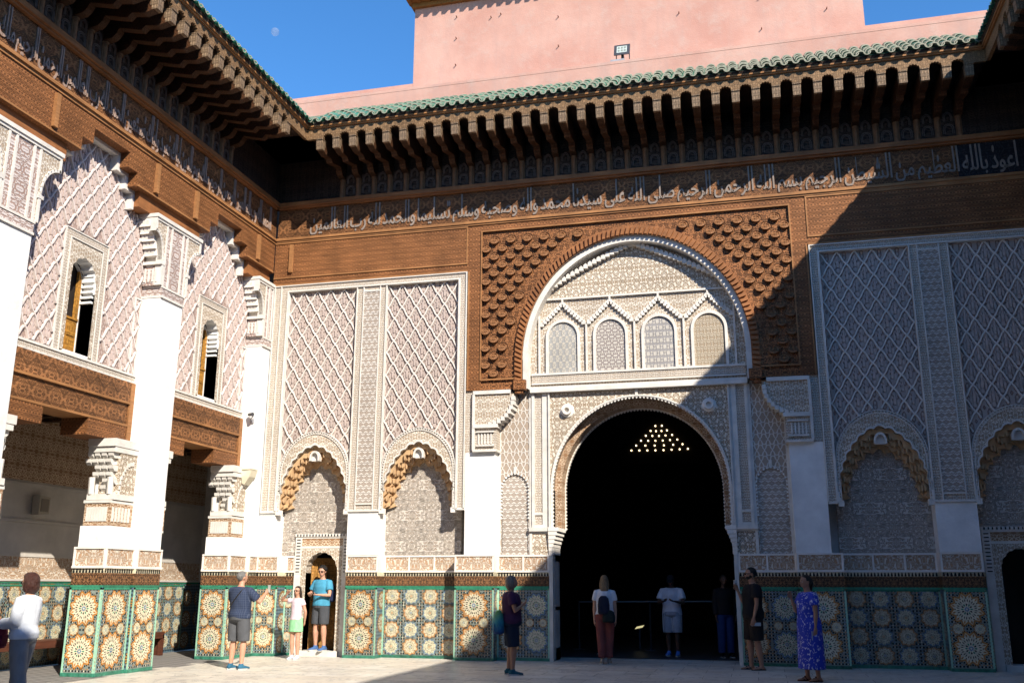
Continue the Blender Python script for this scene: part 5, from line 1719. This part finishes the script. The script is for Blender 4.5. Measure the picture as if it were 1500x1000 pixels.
def person(label, loc, rz, h, skin, arms, top=None, bottom=None, shoes=None, hair=None, female=False, head=(0, 0), step=.0, extras=(), stance=.10, build=1.0, turn=0.0, group=None):
    """arms: for right(+x) and left: (upper dir, fore dir, palm normal, curl)"""
    root = thing('person', label, 'person', loc, rz, group)
    root['_o'] = [0, 0, 0]
    k = h / 1.75
    root.scale = (k, k, k)
    sh = .165 if female else .19
    sh *= build
    hips = .165 if female else .155
    body = MB()
    tz = [.84, .90, .97, 1.07, 1.18, 1.30, 1.39, 1.44, 1.475, 1.50, 1.57]
    rx = [.09, .145, hips, .130 if female else .142, .137 if female else .150, .150 if female else .168, .150 if female else .168, .115, .075, .055, .052]
    ry = [.08, .105, .118, .098, .100, .112, .098, .08, .062, .054, .053]
    rx = [a * (build if i < 8 else 1) for i, a in enumerate(rx)]; ry = [a * (build if i < 8 else 1) for i, a in enumerate(ry)]
    tp = [Vector((0, (0, 0, 0, .01, .005, 0, -.01, -.015, -.012, -.005, .008)[i], z)) for i, z in enumerate(tz)]
    etube(body, tp, rx, ry)
    # head
    yaw, pit = head
    HR = Matrix.Rotation(R(yaw), 3, 'Z') @ Matrix.Rotation(R(pit), 3, 'X')
    HC = Vector((0, .005, 1.565))
    hp = lambda x, y, z: HC + HR @ Vector((x, y, z))
    ball(body, hp(0, .008, .092), (.074, .094, .098), 18, rot=HR)
    ball(body, hp(0, .045, .030), (.052, .052, .055), 14, rot=HR)
    ball(body, hp(0, .035, .055), (.064, .062, .06), 14, rot=HR)
    etube(body, [hp(0, .090, .085), hp(0, .112, .055), hp(0, .100, .043)], [.009, .015, .012], [.010, .014, .008], side=HR @ Vector((1, 0, 0)), n=8)
    etube(body, [hp(-.035, .090, .098), hp(0, .098, .100), hp(.035, .090, .098)], .008, .008, side=(0, 0, 1), n=8)
    etube(body, [hp(-.017, .092, .024), hp(0, .099, .024), hp(.017, .092, .024)], .008, .009, side=(0, 0, 1), n=8)
    for q in (-1, 1): ball(body, hp(q * .074, .0, .075), (.011, .020, .030), 8, rot=HR)
    # legs
    ank = []
    for q in (-1, 1):
        hipj = Vector((q * .085 * build, 0, .90)); an = Vector((q * stance, -.01 + q * step, .085)); kn = hipj.lerp(an, .50) + Vector((q * .004, .022, 0))
        ank.append(an)
        etube(body, [hipj + Vector((0, 0, .02)), hipj.lerp(kn, .35), hipj.lerp(kn, .8), kn, kn.lerp(an, .28), kn.lerp(an, .6), an.lerp(kn, .08), an - Vector((0, 0, .04))],
              [.088, .083, .062, .055, .060, .047, .036, .037], [.092, .086, .064, .057, .064, .049, .038, .042])
        etube(body, [an + Vector((0, -.055, -.055)), an + Vector((q * .005, .03, -.05)), an + Vector((q * .012, .12, -.062)), an + Vector((q * .014, .175, -.066))], [.030, .038, .044, .03], [.028, .034, .020, .012])
    # arms
    wr = []
    for q, A in zip((1, -1), arms):
        up, fo, nm, curl = A
        s0 = Vector((q * sh * .93, -.01, 1.405)); el = s0 + Vector(up).normalized() * .285; wi = el + Vector(fo).normalized() * .25
        etube(body, [Vector((q * sh * .55, -.01, 1.42)), s0, s0.lerp(el, .3), s0.lerp(el, .85), el, el.lerp(wi, .25), el.lerp(wi, .8), wi], [.06, .052, .048, .038, .036, .039, .028, .024], [.055, .054, .050, .038, .036, .036, .024, .020], side=(0, 0, 1) if abs(Vector(up).normalized().z) < .8 else (1, 0, 0), n=12)
        hand(body, wi, wi - el, nm, q > 0, curl)
        wr.append((s0, el, wi))
    b = remesh(body, 'body', skin, root, .0085, 1)
    # eyes and mouth
    e = MB()
    for q in (-1, 1): ball(e, hp(q * .030, .083, .078), (.014, .010, .008), 8, rot=HR)
    e.build('eye', EYEW, root) if False else None
    for q in (-1, 1):
        e = MB(); ball(e, hp(q * .029, .087, .080), (.0125, .009, .0075), 10, rot=HR, m=0); ball(e, hp(q * .029, .0935, .080), (.0055, .004, .0055), 8, rot=HR, m=1)
        e.build('eye', [EYEW, EYED], root, smooth=True)
        e = MB(); etube(e, [hp(q * .014, .103, .098), hp(q * .030, .101, .103), hp(q * .046, .090, .097)], [.003, .004, .002], [.003, .004, .002], side=(0, 0, 1), n=6); e.build('eyebrow', hair[0] if hair else EYED, root)
    e = MB(); etube(e, [hp(-.019, .096, .025), hp(0, .105, .027), hp(.019, .096, .025)], [.003, .006, .003], [.003, .005, .003], side=(0, 0, 1), n=6); e.build('lips', LIP, root)
    # clothes
    if top:
        mat, slv, hem, g, neck = top[:5]
        c = MB()
        idx = [i for i, z in enumerate(tz) if z >= hem - .001 and z <= 1.48]
        z0 = hem
        pts = [Vector((0, 0, z0))] + [tp[i] for i in idx if tz[i] > z0 + .02]
        def ev(arr, z):
            return float(np.interp(z, tz, arr))
        fl = .02 if not female else .012
        a = [max(ev(rx, z0), hips * build if z0 > .86 else hips * build * 1.03) + g + fl] + [ev(rx, tz[i]) + g + (.012 if tz[i] < 1.25 else .004) for i in idx if tz[i] > z0 + .02]
        bb = [max(ev(ry, z0), .112) + g + fl * .6] + [ev(ry, tz[i]) + g + (.012 if tz[i] < 1.25 else .002) for i in idx if tz[i] > z0 + .02]
        a[-1] = .082; bb[-1] = .072
        etube(c, pts, a, bb, n=24)
        for (s0, el, wi), q in zip(wr, (1, -1)):
            if slv <= 1:
                e_ = s0.lerp(el, slv)
                etube(c, [Vector((q * sh * .45, -.01, 1.415)), s0 + Vector((0, 0, .0)), s0.lerp(el, slv * .5), e_], [.06 + g * .4, .057 + g * .6, .054 + g, .056 + g], [.058 + g * .4, .060 + g * .6, .056 + g, .056 + g], n=14)
            else:
                e_ = el.lerp(wi, slv - 1)
                etube(c, [Vector((q * sh * .45, -.01, 1.415)), s0, s0.lerp(el, .5), el, el.lerp(wi, .4), e_], [.06 + g * .4, .057 + g * .6, .050 + g, .042 + g, .038 + g, .034 + g], [.058 + g * .4, .060 + g * .6, .050 + g, .042 + g, .038 + g, .034 + g], n=14)
        remesh(c, top[5], mat, root, .013, 3)
    if bottom:
        kind, mat, low, g = bottom
        c = MB()
        if kind == 'skirt':
            etube(c, [(0, 0, 1.04), (0, 0, .95), (0, 0, (.95 + low) / 2), (0, 0, low)], [.15 * build + g, hips * build + .02 + g, hips * build + .03 + g, hips * build + .035 + g], [.11 * build + g, .125 * build + g, .135 * build + g, .145 * build + g], n=24)
        else:
            etube(c, [(0, .0, 1.05), (0, 0, .96), (0, 0, .88), (0, 0, .83)], [.142 * build + g * .6, hips * build + g, hips * build + g, .12], [.106 * build + g * .6, .122 * build + g, .118 * build + g, .09], n=24)
            for q, an in zip((-1, 1), ank):
                hipj = Vector((q * .085 * build, 0, .90)); kn = hipj.lerp(an, .50) + Vector((q * .004, .022, 0))
                def at(z):
                    return hipj.lerp(kn, (hipj.z - z) / (hipj.z - kn.z)) if z > kn.z else kn.lerp(an, (kn.z - z) / (kn.z - an.z))
                zs = list(np.linspace(.90, low, 6))
                r_ = [float(np.interp(-z, [-.9, -.7, -.5, -.3, -.1], [.09, .084, .066, .060, .052])) + g + (.012 if low > .3 else .006) * i / 5 for i, z in enumerate(zs)]
                etube(c, [at(z) for z in zs], r_, [x * 1.04 for x in r_], n=16)
        remesh(c, {'skirt': 'skirt', 'shorts': 'shorts', 'trousers': 'trousers'}[kind], mat, root, .013, 3)
    if shoes:
        kind, mat = shoes
        for q, an in zip((-1, 1), ank):
            c = MB()
            if kind == 'shoe':
                etube(c, [an + Vector((0, -.075, -.045)), an + Vector((0, -.03, -.035)), an + Vector((q * .005, .05, -.045)), an + Vector((q * .012, .13, -.055)), an + Vector((q * .014, .195, -.062))], [.030, .042, .045, .050, .028], [.032, .048, .040, .028, .018], n=14)
                etube(c, [an + Vector((0, 0, -.02)), an + Vector((0, -.005, .025))], [.044, .043], [.052, .048], n=14)
                s_ = remesh(c, 'shoe', mat, root, .010, 1)
                c = MB()
                outl = []
                for kx in range(20):
                    th = 6.28318 * kx / 20
                    outl.append((an.x + q * .008 + .050 * math.cos(th), an.y + .06 + .140 * math.sin(th)))
                i0 = [c.pt(x, y, 0.0) for x, y in outl]; i1 = [c.pt(x, y, .024) for x, y in outl]
                c.face(i0[::-1]); c.face(i1)
                for kx in range(20): c.face([i0[kx], i0[(kx + 1) % 20], i1[(kx + 1) % 20], i1[kx]])
                c.build('sole', SOLE, s_)
            else:
                outl = [(an.x + q * .010 + .048 * math.cos(6.28318 * kx / 20), an.y + .06 + .135 * math.sin(6.28318 * kx / 20)) for kx in range(20)]
                i0 = [c.pt(x, y, 0.0) for x, y in outl]; i1 = [c.pt(x, y, .020) for x, y in outl]
                c.face(i0[::-1]); c.face(i1)
                for kx in range(20): c.face([i0[kx], i0[(kx + 1) % 20], i1[(kx + 1) % 20], i1[kx]])
                etube(c, [an + Vector((-.045, .10, -.075)), an + Vector((0, .085, -.030)), an + Vector((.05, .10, -.075))], .006, .022, side=(0, 0, 1), n=8)
                etube(c, [an + Vector((-.045, .02, -.075)), an + Vector((0, .055, -.005)), an + Vector((.05, .02, -.075))], .006, .018, side=(0, 0, 1), n=8)
                c.build('sandal', mat, root)
    if hair:
        hm, style = hair
        c = MB()

        def cap(v, thick=1.0):
            if v.y > .045 and v.z < .045: v = v * .80
            if v.z < -.03 and v.y > -.01: v = v * .78
            return v
        if style == 'bald': pass
        else:
            big = {'short': 1.06, 'curly': 1.20, 'bob': 1.13, 'long': 1.10, 'pony': 1.08, 'puffy': 1.30}[style]
            ball(c, hp(0, -.010, .105), (.078 * big, .098 * big, .092 * big), 20, f=cap, rot=HR)
            if style in ('bob', 'puffy'):
                L = .02 if style == 'bob' else -.03
                ball(c, hp(0, -.045, .045), (.088 * big, .065 * big, .10 * big), 16, rot=HR)
                for q in (-1, 1): ball(c, hp(q * .066 * big, -.005, .05), (.024, .045, .085 * big), 10, rot=HR)
            if style == 'long':
                etube(c, [hp(0, -.06, .12), hp(0, -.075, .02), hp(0, -.085, -.10), hp(0, -.09, -.22), hp(0, -.085, -.30)], [.07, .085, .085, .075, .03], [.05, .045, .04, .035, .015], side=HR @ Vector((1, 0, 0)), n=14)
                for q in (-1, 1): etube(c, [hp(q * .070, .0, .10), hp(q * .080, -.01, .02), hp(q * .080, -.03, -.10)], [.02, .026, .018], [.04, .035, .02], n=8)
            if style == 'pony':
                etube(c, [hp(0, -.09, .10), hp(.02, -.12, .05), hp(.045, -.10, -.06), hp(.06, -.07, -.16), hp(.06, -.05, -.22)], [.03, .04, .04, .03, .012], [.03, .035, .035, .025, .012], n=10)
            if style == 'curly':
                rr = random.Random(3)
                for _ in range(46):
                    th = rr.uniform(0, 6.28); ph = rr.uniform(0, 1.5)
                    v = Vector((.088 * math.sin(ph) * math.cos(th), .105 * math.sin(ph) * math.sin(th) - .012, .105 + .095 * math.cos(ph)))
                    if v.y > .06 and v.z < .15: continue
                    ball(c, hp(*v), (.022, .022, .020), 8)
            remesh(c, 'hair', hm, root, .010, 1)
    for kind in extras:
        if kind == 'sunglasses' or kind == 'glasses':
            c = MB()
            for q in (-1, 1):
                ball(c, hp(q * .031, .104, .080), (.023, .006, .017), 12, rot=HR)
                etube(c, [hp(q * .052, .098, .085), hp(q * .076, .05, .085), hp(q * .080, -.005, .082)], .003, .004, n=6)
            etube(c, [hp(-.01, .11, .085), hp(.01, .11, .085)], .003, .003, n=6)
            c.build('sunglasses' if kind == 'sunglasses' else 'glasses', BLKP, root)
        if kind == 'beard':
            c = MB(); ball(c, hp(0, .048, .018), (.057, .056, .040), 14, rot=HR)
            for q in (-1, 1): ball(c, hp(q * .058, .02, .045), (.014, .03, .04), 8, rot=HR)
            remesh(c, 'beard', hair[0] if hair else EYED, root, .009, 1)
        if kind == 'cap':
            c = MB(); ball(c, hp(0, .0, .125), (.088, .105, .080), 18, f=lambda v: Vector((v.x, v.y, max(v.z, -.005))), rot=HR)
            etube(c, [hp(0, .07, .125), hp(0, .13, .118), hp(0, .165, .105)], [.07, .065, .03], [.008, .006, .004], side=HR @ Vector((1, 0, 0)), n=12)
            c.build('cap', CAPM, root, smooth=True)
        if kind == 'strap':
            c = MB()
            P = [(.10, -.105, 1.40), (.13, -.02, 1.475), (.11, .10, 1.38), (0, .140, 1.22), (-.12, .125, 1.05), (-.185, .02, .97), (-.15, -.12, 1.03), (-.04, -.135, 1.18), (.06, -.13, 1.32), (.10, -.105, 1.40)]
            etube(c, [(x * build, y * 1.05 * build, z) for x, y, z in P], .011, .004, side=(0, 0, 1), n=6)
            c.build('shoulder_strap', BLKP, root)
    return root, wr, k


SOLE = M_plain("rubber sole", (.45, .45, .43), .1, 10, .7)
CAPM = M_cloth("dark cap cloth", (.015, .015, .018))
HB = M_hair("dark brown hair", (.028, .016, .010)); HK = M_hair("black hair", (.010, .009, .008)); HG = M_hair("grey hair", (.17, .165, .16)); HBL = M_hair("dark blond hair", (.20, .13, .07)); HGB = M_hair("greying blond hair", (.20, .17, .14)); HRD = M_hair("chestnut hair", (.055, .018, .012))
DOWN = ((.12, .02, -1), (.02, .18, -1), (-1, 0, 0), .5)
DOWNL = ((-.12, .02, -1), (-.02, .18, -1), (1, 0, 0), .5)


def toworld(root, v):
    return Matrix.Translation(root.location) @ Matrix.Rotation(root.rotation_euler.z, 4, 'Z') @ (Vector(v) * root.scale.x)


def phone(root, wi, label, dirn=(0, 0, 1), size=(.036, .004, .075), mat=None, off=(0, 0, .08), name='phone', cat='phone'):
    p = toworld(root, Vector(wi) + Vector(off))
    o = thing(name, label, cat, tuple(p), root.rotation_euler.z)
    o['_o'] = [0, 0, 0]
    mb = MB(); mb.box(-size[0], size[0], -size[1], size[1], -size[2], size[2]); mb.build('casing', mat or BLKP, o)
    mb = MB(); mb.box(-size[0] * .9, size[0] * .9, -size[1] - .0012, -size[1] - .0002, -size[2] * .92, size[2] * .92); mb.build('screen', GLASS if mat is None else mat, o)
    return o


def bag(label, name, loc, rz, mat, w, d, hh, strap=None, bands=None, tilt=0):
    o = thing(name, label, name.replace('_', ' '), loc, rz); o['_o'] = [0, 0, 0]
    c = MB()
    etube(c, [(0, 0, 0), (0, 0, hh * .08), (0, 0, hh * .5), (0, 0, hh * .85), (0, 0, hh)], [w * .75, w * .98, w, w * .85, w * .45], [d * .7, d, d, d * .7, d * .25], n=18)
    b = remesh(c, 'sack', mat, o, .012, 2)
    if strap:
        c = MB(); etube(c, strap, .010, .004, side=(1, 0, 0), n=6); c.build('strap', BLKP if not bands else mat, o)
    c = MB(); c.box(-w * .55, w * .55, -d * 1.03, -d * .8, hh * .15, hh * .45); c.build('pocket', mat, o)
    return o


# 1 woman in white at the left edge
r1, w1, _ = person('woman in long white shirt and dark sunglasses walking out at the left edge', (-9.05, 10.75, 0), R(96), 1.62, SK1,
                   [((.15, .1, -1), (-.25, .9, -.1), (-.6, 0, -.6), .8), ((-.15, .1, -1), (.2, .9, -.1), (.6, 0, -.6), .8)],
                   top=(M_cloth("white linen shirt", (.66, .70, .76), 7), 1.9, .90, .040, 0, 'shirt'), bottom=('trousers', M_cloth("grey trousers", (.26, .27, .28)), .12, .03),
                   shoes=('shoe', M_cloth("dark shoes", (.04, .04, .05))), hair=(HRD, 'puffy'), female=True, extras=('sunglasses',), step=.12, build=1.05)
hb = bag('maroon shoulder bag carried by woman in long white shirt', 'handbag', tuple(toworld(r1, (-.06, .30, .78))), R(96), M_cloth("maroon bag", (.16, .02, .06)), .11, .06, .36, [(-.08, 0, .34), (-.06, -.02, .52), (0, -.04, .62), (.06, -.02, .52), (.08, 0, .34)])
# 2 man in navy shirt
r2, w2, _ = person('grey haired man in navy checked shirt and grey shorts, back turned, holding up a phone', (-9.42, 16.72, 0), R(-14), 1.74, SK1,
                   [((.45, .50, -.75), (-.15, .75, .62), (-.8, .3, .2), .7), ((-.35, .55, -.75), (.55, .75, .60), (.8, .3, .1), .7)],
                   top=(M_cloth("navy checked shirt", (.022, .035, .075), 8, 'check'), .75, .90, .030, 0, 'shirt'), bottom=('shorts', M_cloth("grey shorts", (.085, .09, .10)), .50, .030),
                   shoes=('shoe', M_cloth("blue trainers", (.03, .12, .20))), hair=(HG, 'short'), extras=('strap',), build=1.22, stance=.13, head=(-12, 4))
phone(r2, w2[0][2], 'black phone held up by man in navy checked shirt', off=(-.02, .12, .09))
# 3 girl
r3, w3, _ = person('girl in pale pink top and mint green shorts shading her eyes', (-9.52, 19.25, 0), R(176), 1.47, SK1,
                   [((.85, .15, .05), (-.75, .35, .62), (0, .3, -1), .25), ((-.35, -.1, -1), (.25, -.35, -1), (1, 0, 0), .5)],
                   top=(M_cloth("pale pink top", (.62, .50, .56)), .42, .95, .012, 0, 'top'), bottom=('skirt', M_cloth("mint shorts", (.26, .56, .30)), .66, .012),
                   shoes=('shoe', M_cloth("white trainers", (.55, .58, .66))), hair=(HB, 'long'), female=True, build=.88, stance=.075, head=(0, 0), extras=('glasses',))
# 4 man in blue T-shirt on the doorstep
r4, w4, _ = person('curly haired man in bright blue t-shirt and grey shorts standing on the doorstep', (-9.47, 20.33, .11), R(163), 1.80, SK1,
                   [((.30, .25, -.95), (-.62, .75, .05), (0, 0, 1), .6), ((-.30, .25, -.95), (.70, .70, .05), (0, 0, 1), .6)],
                   top=(M_cloth("bright blue t-shirt", (.06, .27, .42)), .62, .92, .022, 0, 'tshirt'), bottom=('shorts', M_cloth("slate shorts", (.06, .065, .075)), .54, .022),
                   shoes=('shoe', M_cloth("blue suede shoes", (.06, .13, .30))), hair=(HK, 'curly'), extras=('sunglasses',), stance=.12, head=(18, -8), build=1.1)
phone(r4, w4[1][2], 'dark phone held at the waist by man in blue t-shirt', off=(.06, .06, .025), size=(.036, .070, .005))
bp4 = bag('navy rucksack worn by man in bright blue t-shirt', 'rucksack', tuple(toworld(r4, (-.03, -.22, 1.0))), R(163), M_cloth("navy rucksack cloth", (.015, .022, .06)), .15, .09, .42, [(-.13, .10, .36), (-.12, .20, .42), (-.13, .27, .38), (-.14, .28, .25), (-.17, .18, .10)])
# 5 woman in purple polo
r5, w5, _ = person('grey blond woman in purple polo shirt and navy shorts beside the tiled wall', (-4.30, 17.05, 0), R(-72), 1.66, SK2,
                   [((.25, .22, -1), (-.62, .62, .42), (-.7, .1, .6), .6), ((-.25, .22, -1), (.62, .62, .42), (.7, .1, .6), .6)],
                   top=(M_cloth("dark purple polo", (.050, .016, .050)), .60, .90, .030, 0, 'polo_shirt'), bottom=('shorts', M_cloth("dark navy shorts", (.012, .02, .04)), .50, .035),
                   shoes=('shoe', M_cloth("teal trainers", (.02, .10, .13))), hair=(HGB, 'bob'), female=True, build=1.36, head=(0, 2), stance=.10, step=.03)
TB = NT("green to blue bag cloth"); z_ = TB.sep(TB.n('ShaderNodeTexCoord').outputs['Object'])[2]
rmp = TB.n('ShaderNodeValToRGB'); TB.put(rmp.inputs[0], TB.mr(z_, 0, .42)); rmp.color_ramp.elements[0].color = (.012, .035, .16, 1); rmp.color_ramp.elements[1].color = (.10, .26, .03, 1)
q_ = rmp.color_ramp.elements.new(.5); q_.color = (.02, .20, .26, 1)
TBM = TB.out(rmp.outputs[0], TB.bump(TB.noise(TB.n('ShaderNodeTexCoord').outputs['Object'], 9, 3, .6), .03), .7)
bag('green and blue cloth bag hanging from the arm of woman in purple polo', 'cloth_bag', tuple(toworld(r5, (.08, -.24, .72))), R(-62), TBM, .15, .10, .40, [(-.04, .02, .36), (-.02, .06, .55), (.04, .14, .68), (.08, .20, .60)], bands=True)
# 6 woman from behind in the doorway
r6, w6, _ = person('blond woman seen from behind in white t-shirt and brick red trousers at the doorway', (-3.07, 19.86, 0), R(8), 1.70, SK1,
                   [((.14, .0, -1), (.02, .10, -1), (-1, 0, 0), .5), ((-.14, .0, -1), (-.02, .10, -1), (1, 0, 0), .5)],
                   top=(M_cloth("white t-shirt", (.62, .64, .68)), .55, .97, .018, 0, 'tshirt'), bottom=('trousers', M_cloth("brick red trousers", (.19, .055, .05)), .13, .018),
                   shoes=('shoe', M_cloth("beige trainers", (.30, .25, .2))), hair=(HBL, 'long'), female=True, stance=.07, step=.05, build=1.12)
bag('dark navy rucksack slung on the back of woman in brick red trousers', 'rucksack', tuple(toworld(r6, (-.02, -.20, .98))), R(8), M_cloth("dark navy cloth", (.012, .016, .035)), .12, .08, .36, [(.05, .06, .34), (.10, .10, .44), (.12, .20, .50)])
bag('black waist bag hanging below the rucksack of woman in brick red trousers', 'waist_bag', tuple(toworld(r6, (.08, -.20, .82))), R(8), M_cloth("black bag cloth", (.012, .02, .018)), .13, .08, .24, None)
# 7 man in striped shorts inside
r7, w7, _ = person('man in white t-shirt and striped shorts looking down at his phone inside the dark hall', (-1.97, 22.6, -.0), R(172), 1.74, SK3,
                   [((.28, .30, -.95), (-.62, .75, .15), (0, 0, 1), .6), ((-.28, .30, -.95), (.65, .75, .15), (0, 0, 1), .6)],
                   top=(M_cloth("white cotton t-shirt", (.60, .62, .70)), .70, .88, .028, 0, 'tshirt'), bottom=('shorts', M_cloth("striped shorts", (.4, .4, .4), 8, 'stripe'), .50, .035),
                   shoes=('shoe', M_cloth("blue white trainers", (.10, .22, .60))), hair=(HK, 'short'), extras=('cap', 'beard'), head=(0, -28), build=1.18)
phone(r7, w7[1][2], 'dark phone in the hands of man in striped shorts', off=(.07, .07, .03), size=(.036, .070, .005))
# 8 man in black
r8, w8, _ = person('bearded man in black t-shirt and dark shorts with a hand raised to his mouth', (-.17, 19.30, 0), R(108), 1.84, SK2,
                   [((.10, .38, -1), (-.05, .45, 1), (-1, .2, .2), .9), ((-.14, .08, -1), (-.03, .28, -1), (1, 0, 0), .7)],
                   top=(M_cloth("black t-shirt", (.010, .010, .012)), .62, .88, .030, 0, 'tshirt'), bottom=('shorts', M_cloth("dark brown shorts", (.022, .016, .014)), .50, .035),
                   shoes=('sandal', BLKP), hair=(HK, 'short'), extras=('glasses', 'beard'), build=1.28, step=.06, head=(0, 0))
phone(r8, w8[1][2], 'pale folded leaflet in the lowered hand of man in black t-shirt', off=(.02, -.04, -.10), size=(.004, .09, .03), mat=M_plain("pale paper", (.45, .48, .52), .05, 9), name='leaflet', cat='leaflet')
phone(r8, w8[0][2], 'small clear cup raised by man in black t-shirt', off=(0, .03, .13), size=(.03, .03, .045), mat=M_plain("translucent cup", (.45, .48, .48), .05, 9, .2, .5), name='cup', cat='cup')
# 9 woman in blue dress
DR = M_cloth("royal blue dress with pale leaf print", (.028, .050, .42), 6, 'leafy')
r9, w9, _ = person('dark haired woman in long royal blue leaf print dress with a hand at her face', (.74, 17.30, 0), R(118), 1.68, SK2,
                   [((.12, .10, -1), (.04, .10, -1), (-1, 0, 0), .6), ((-.10, .40, -1), (.05, .42, 1), (1, .2, .2), .8)][::-1] if False else
                   [((.10, .40, -1), (-.10, .42, 1), (-1, .2, .2), .8), ((-.14, .05, -1), (-.04, .12, -1), (1, 0, 0), .6)],
                   top=(DR, .55, .97, .026, 0, 'dress_bodice'), bottom=('skirt', DR, .20, .02),
                   shoes=('sandal', M_plain("brown leather", (.10, .03, .015), .1, 9)), hair=(HK, 'pony'), female=True, build=1.34, head=(0, 0), stance=.09, step=.05)
phone(r9, w9[1][2], 'pale phone in the lowered hand of woman in blue leaf print dress', off=(.02, .03, -.12), size=(.004, .036, .07), mat=M_plain("pale phone case", (.30, .36, .42), .05, 9))
# 10, 11 people deep in the hall
r10, w10, _ = person('dim figure in pale shirt standing in the dark hall behind blond woman', (-3.55, 22.8, 0), R(170), 1.70, SK3,
                     [DOWN, DOWNL], top=(M_cloth("pale grey shirt", (.30, .32, .38)), .6, .9, .02, 0, 'shirt'), bottom=('trousers', M_cloth("black trousers", (.01, .01, .012)), .12, .02),
                     shoes=('shoe', BLKP), hair=(HK, 'short'))
r11, w11, _ = person('dim figure in blue jeans standing in the dark hall by the right door jamb', (-.80, 22.4, 0), R(200), 1.74, SK3,
                     [DOWN, DOWNL], top=(M_cloth("black pullover", (.012, .012, .014)), 1.9, .9, .03, 0, 'pullover'), bottom=('trousers', M_cloth("blue jeans", (.018, .045, .16)), .10, .025),
                     shoes=('shoe', BLKP), hair=(HK, 'short'))
# drop working data
for o_ in bpy.data.objects:
    if '_o' in o_: del o_['_o']
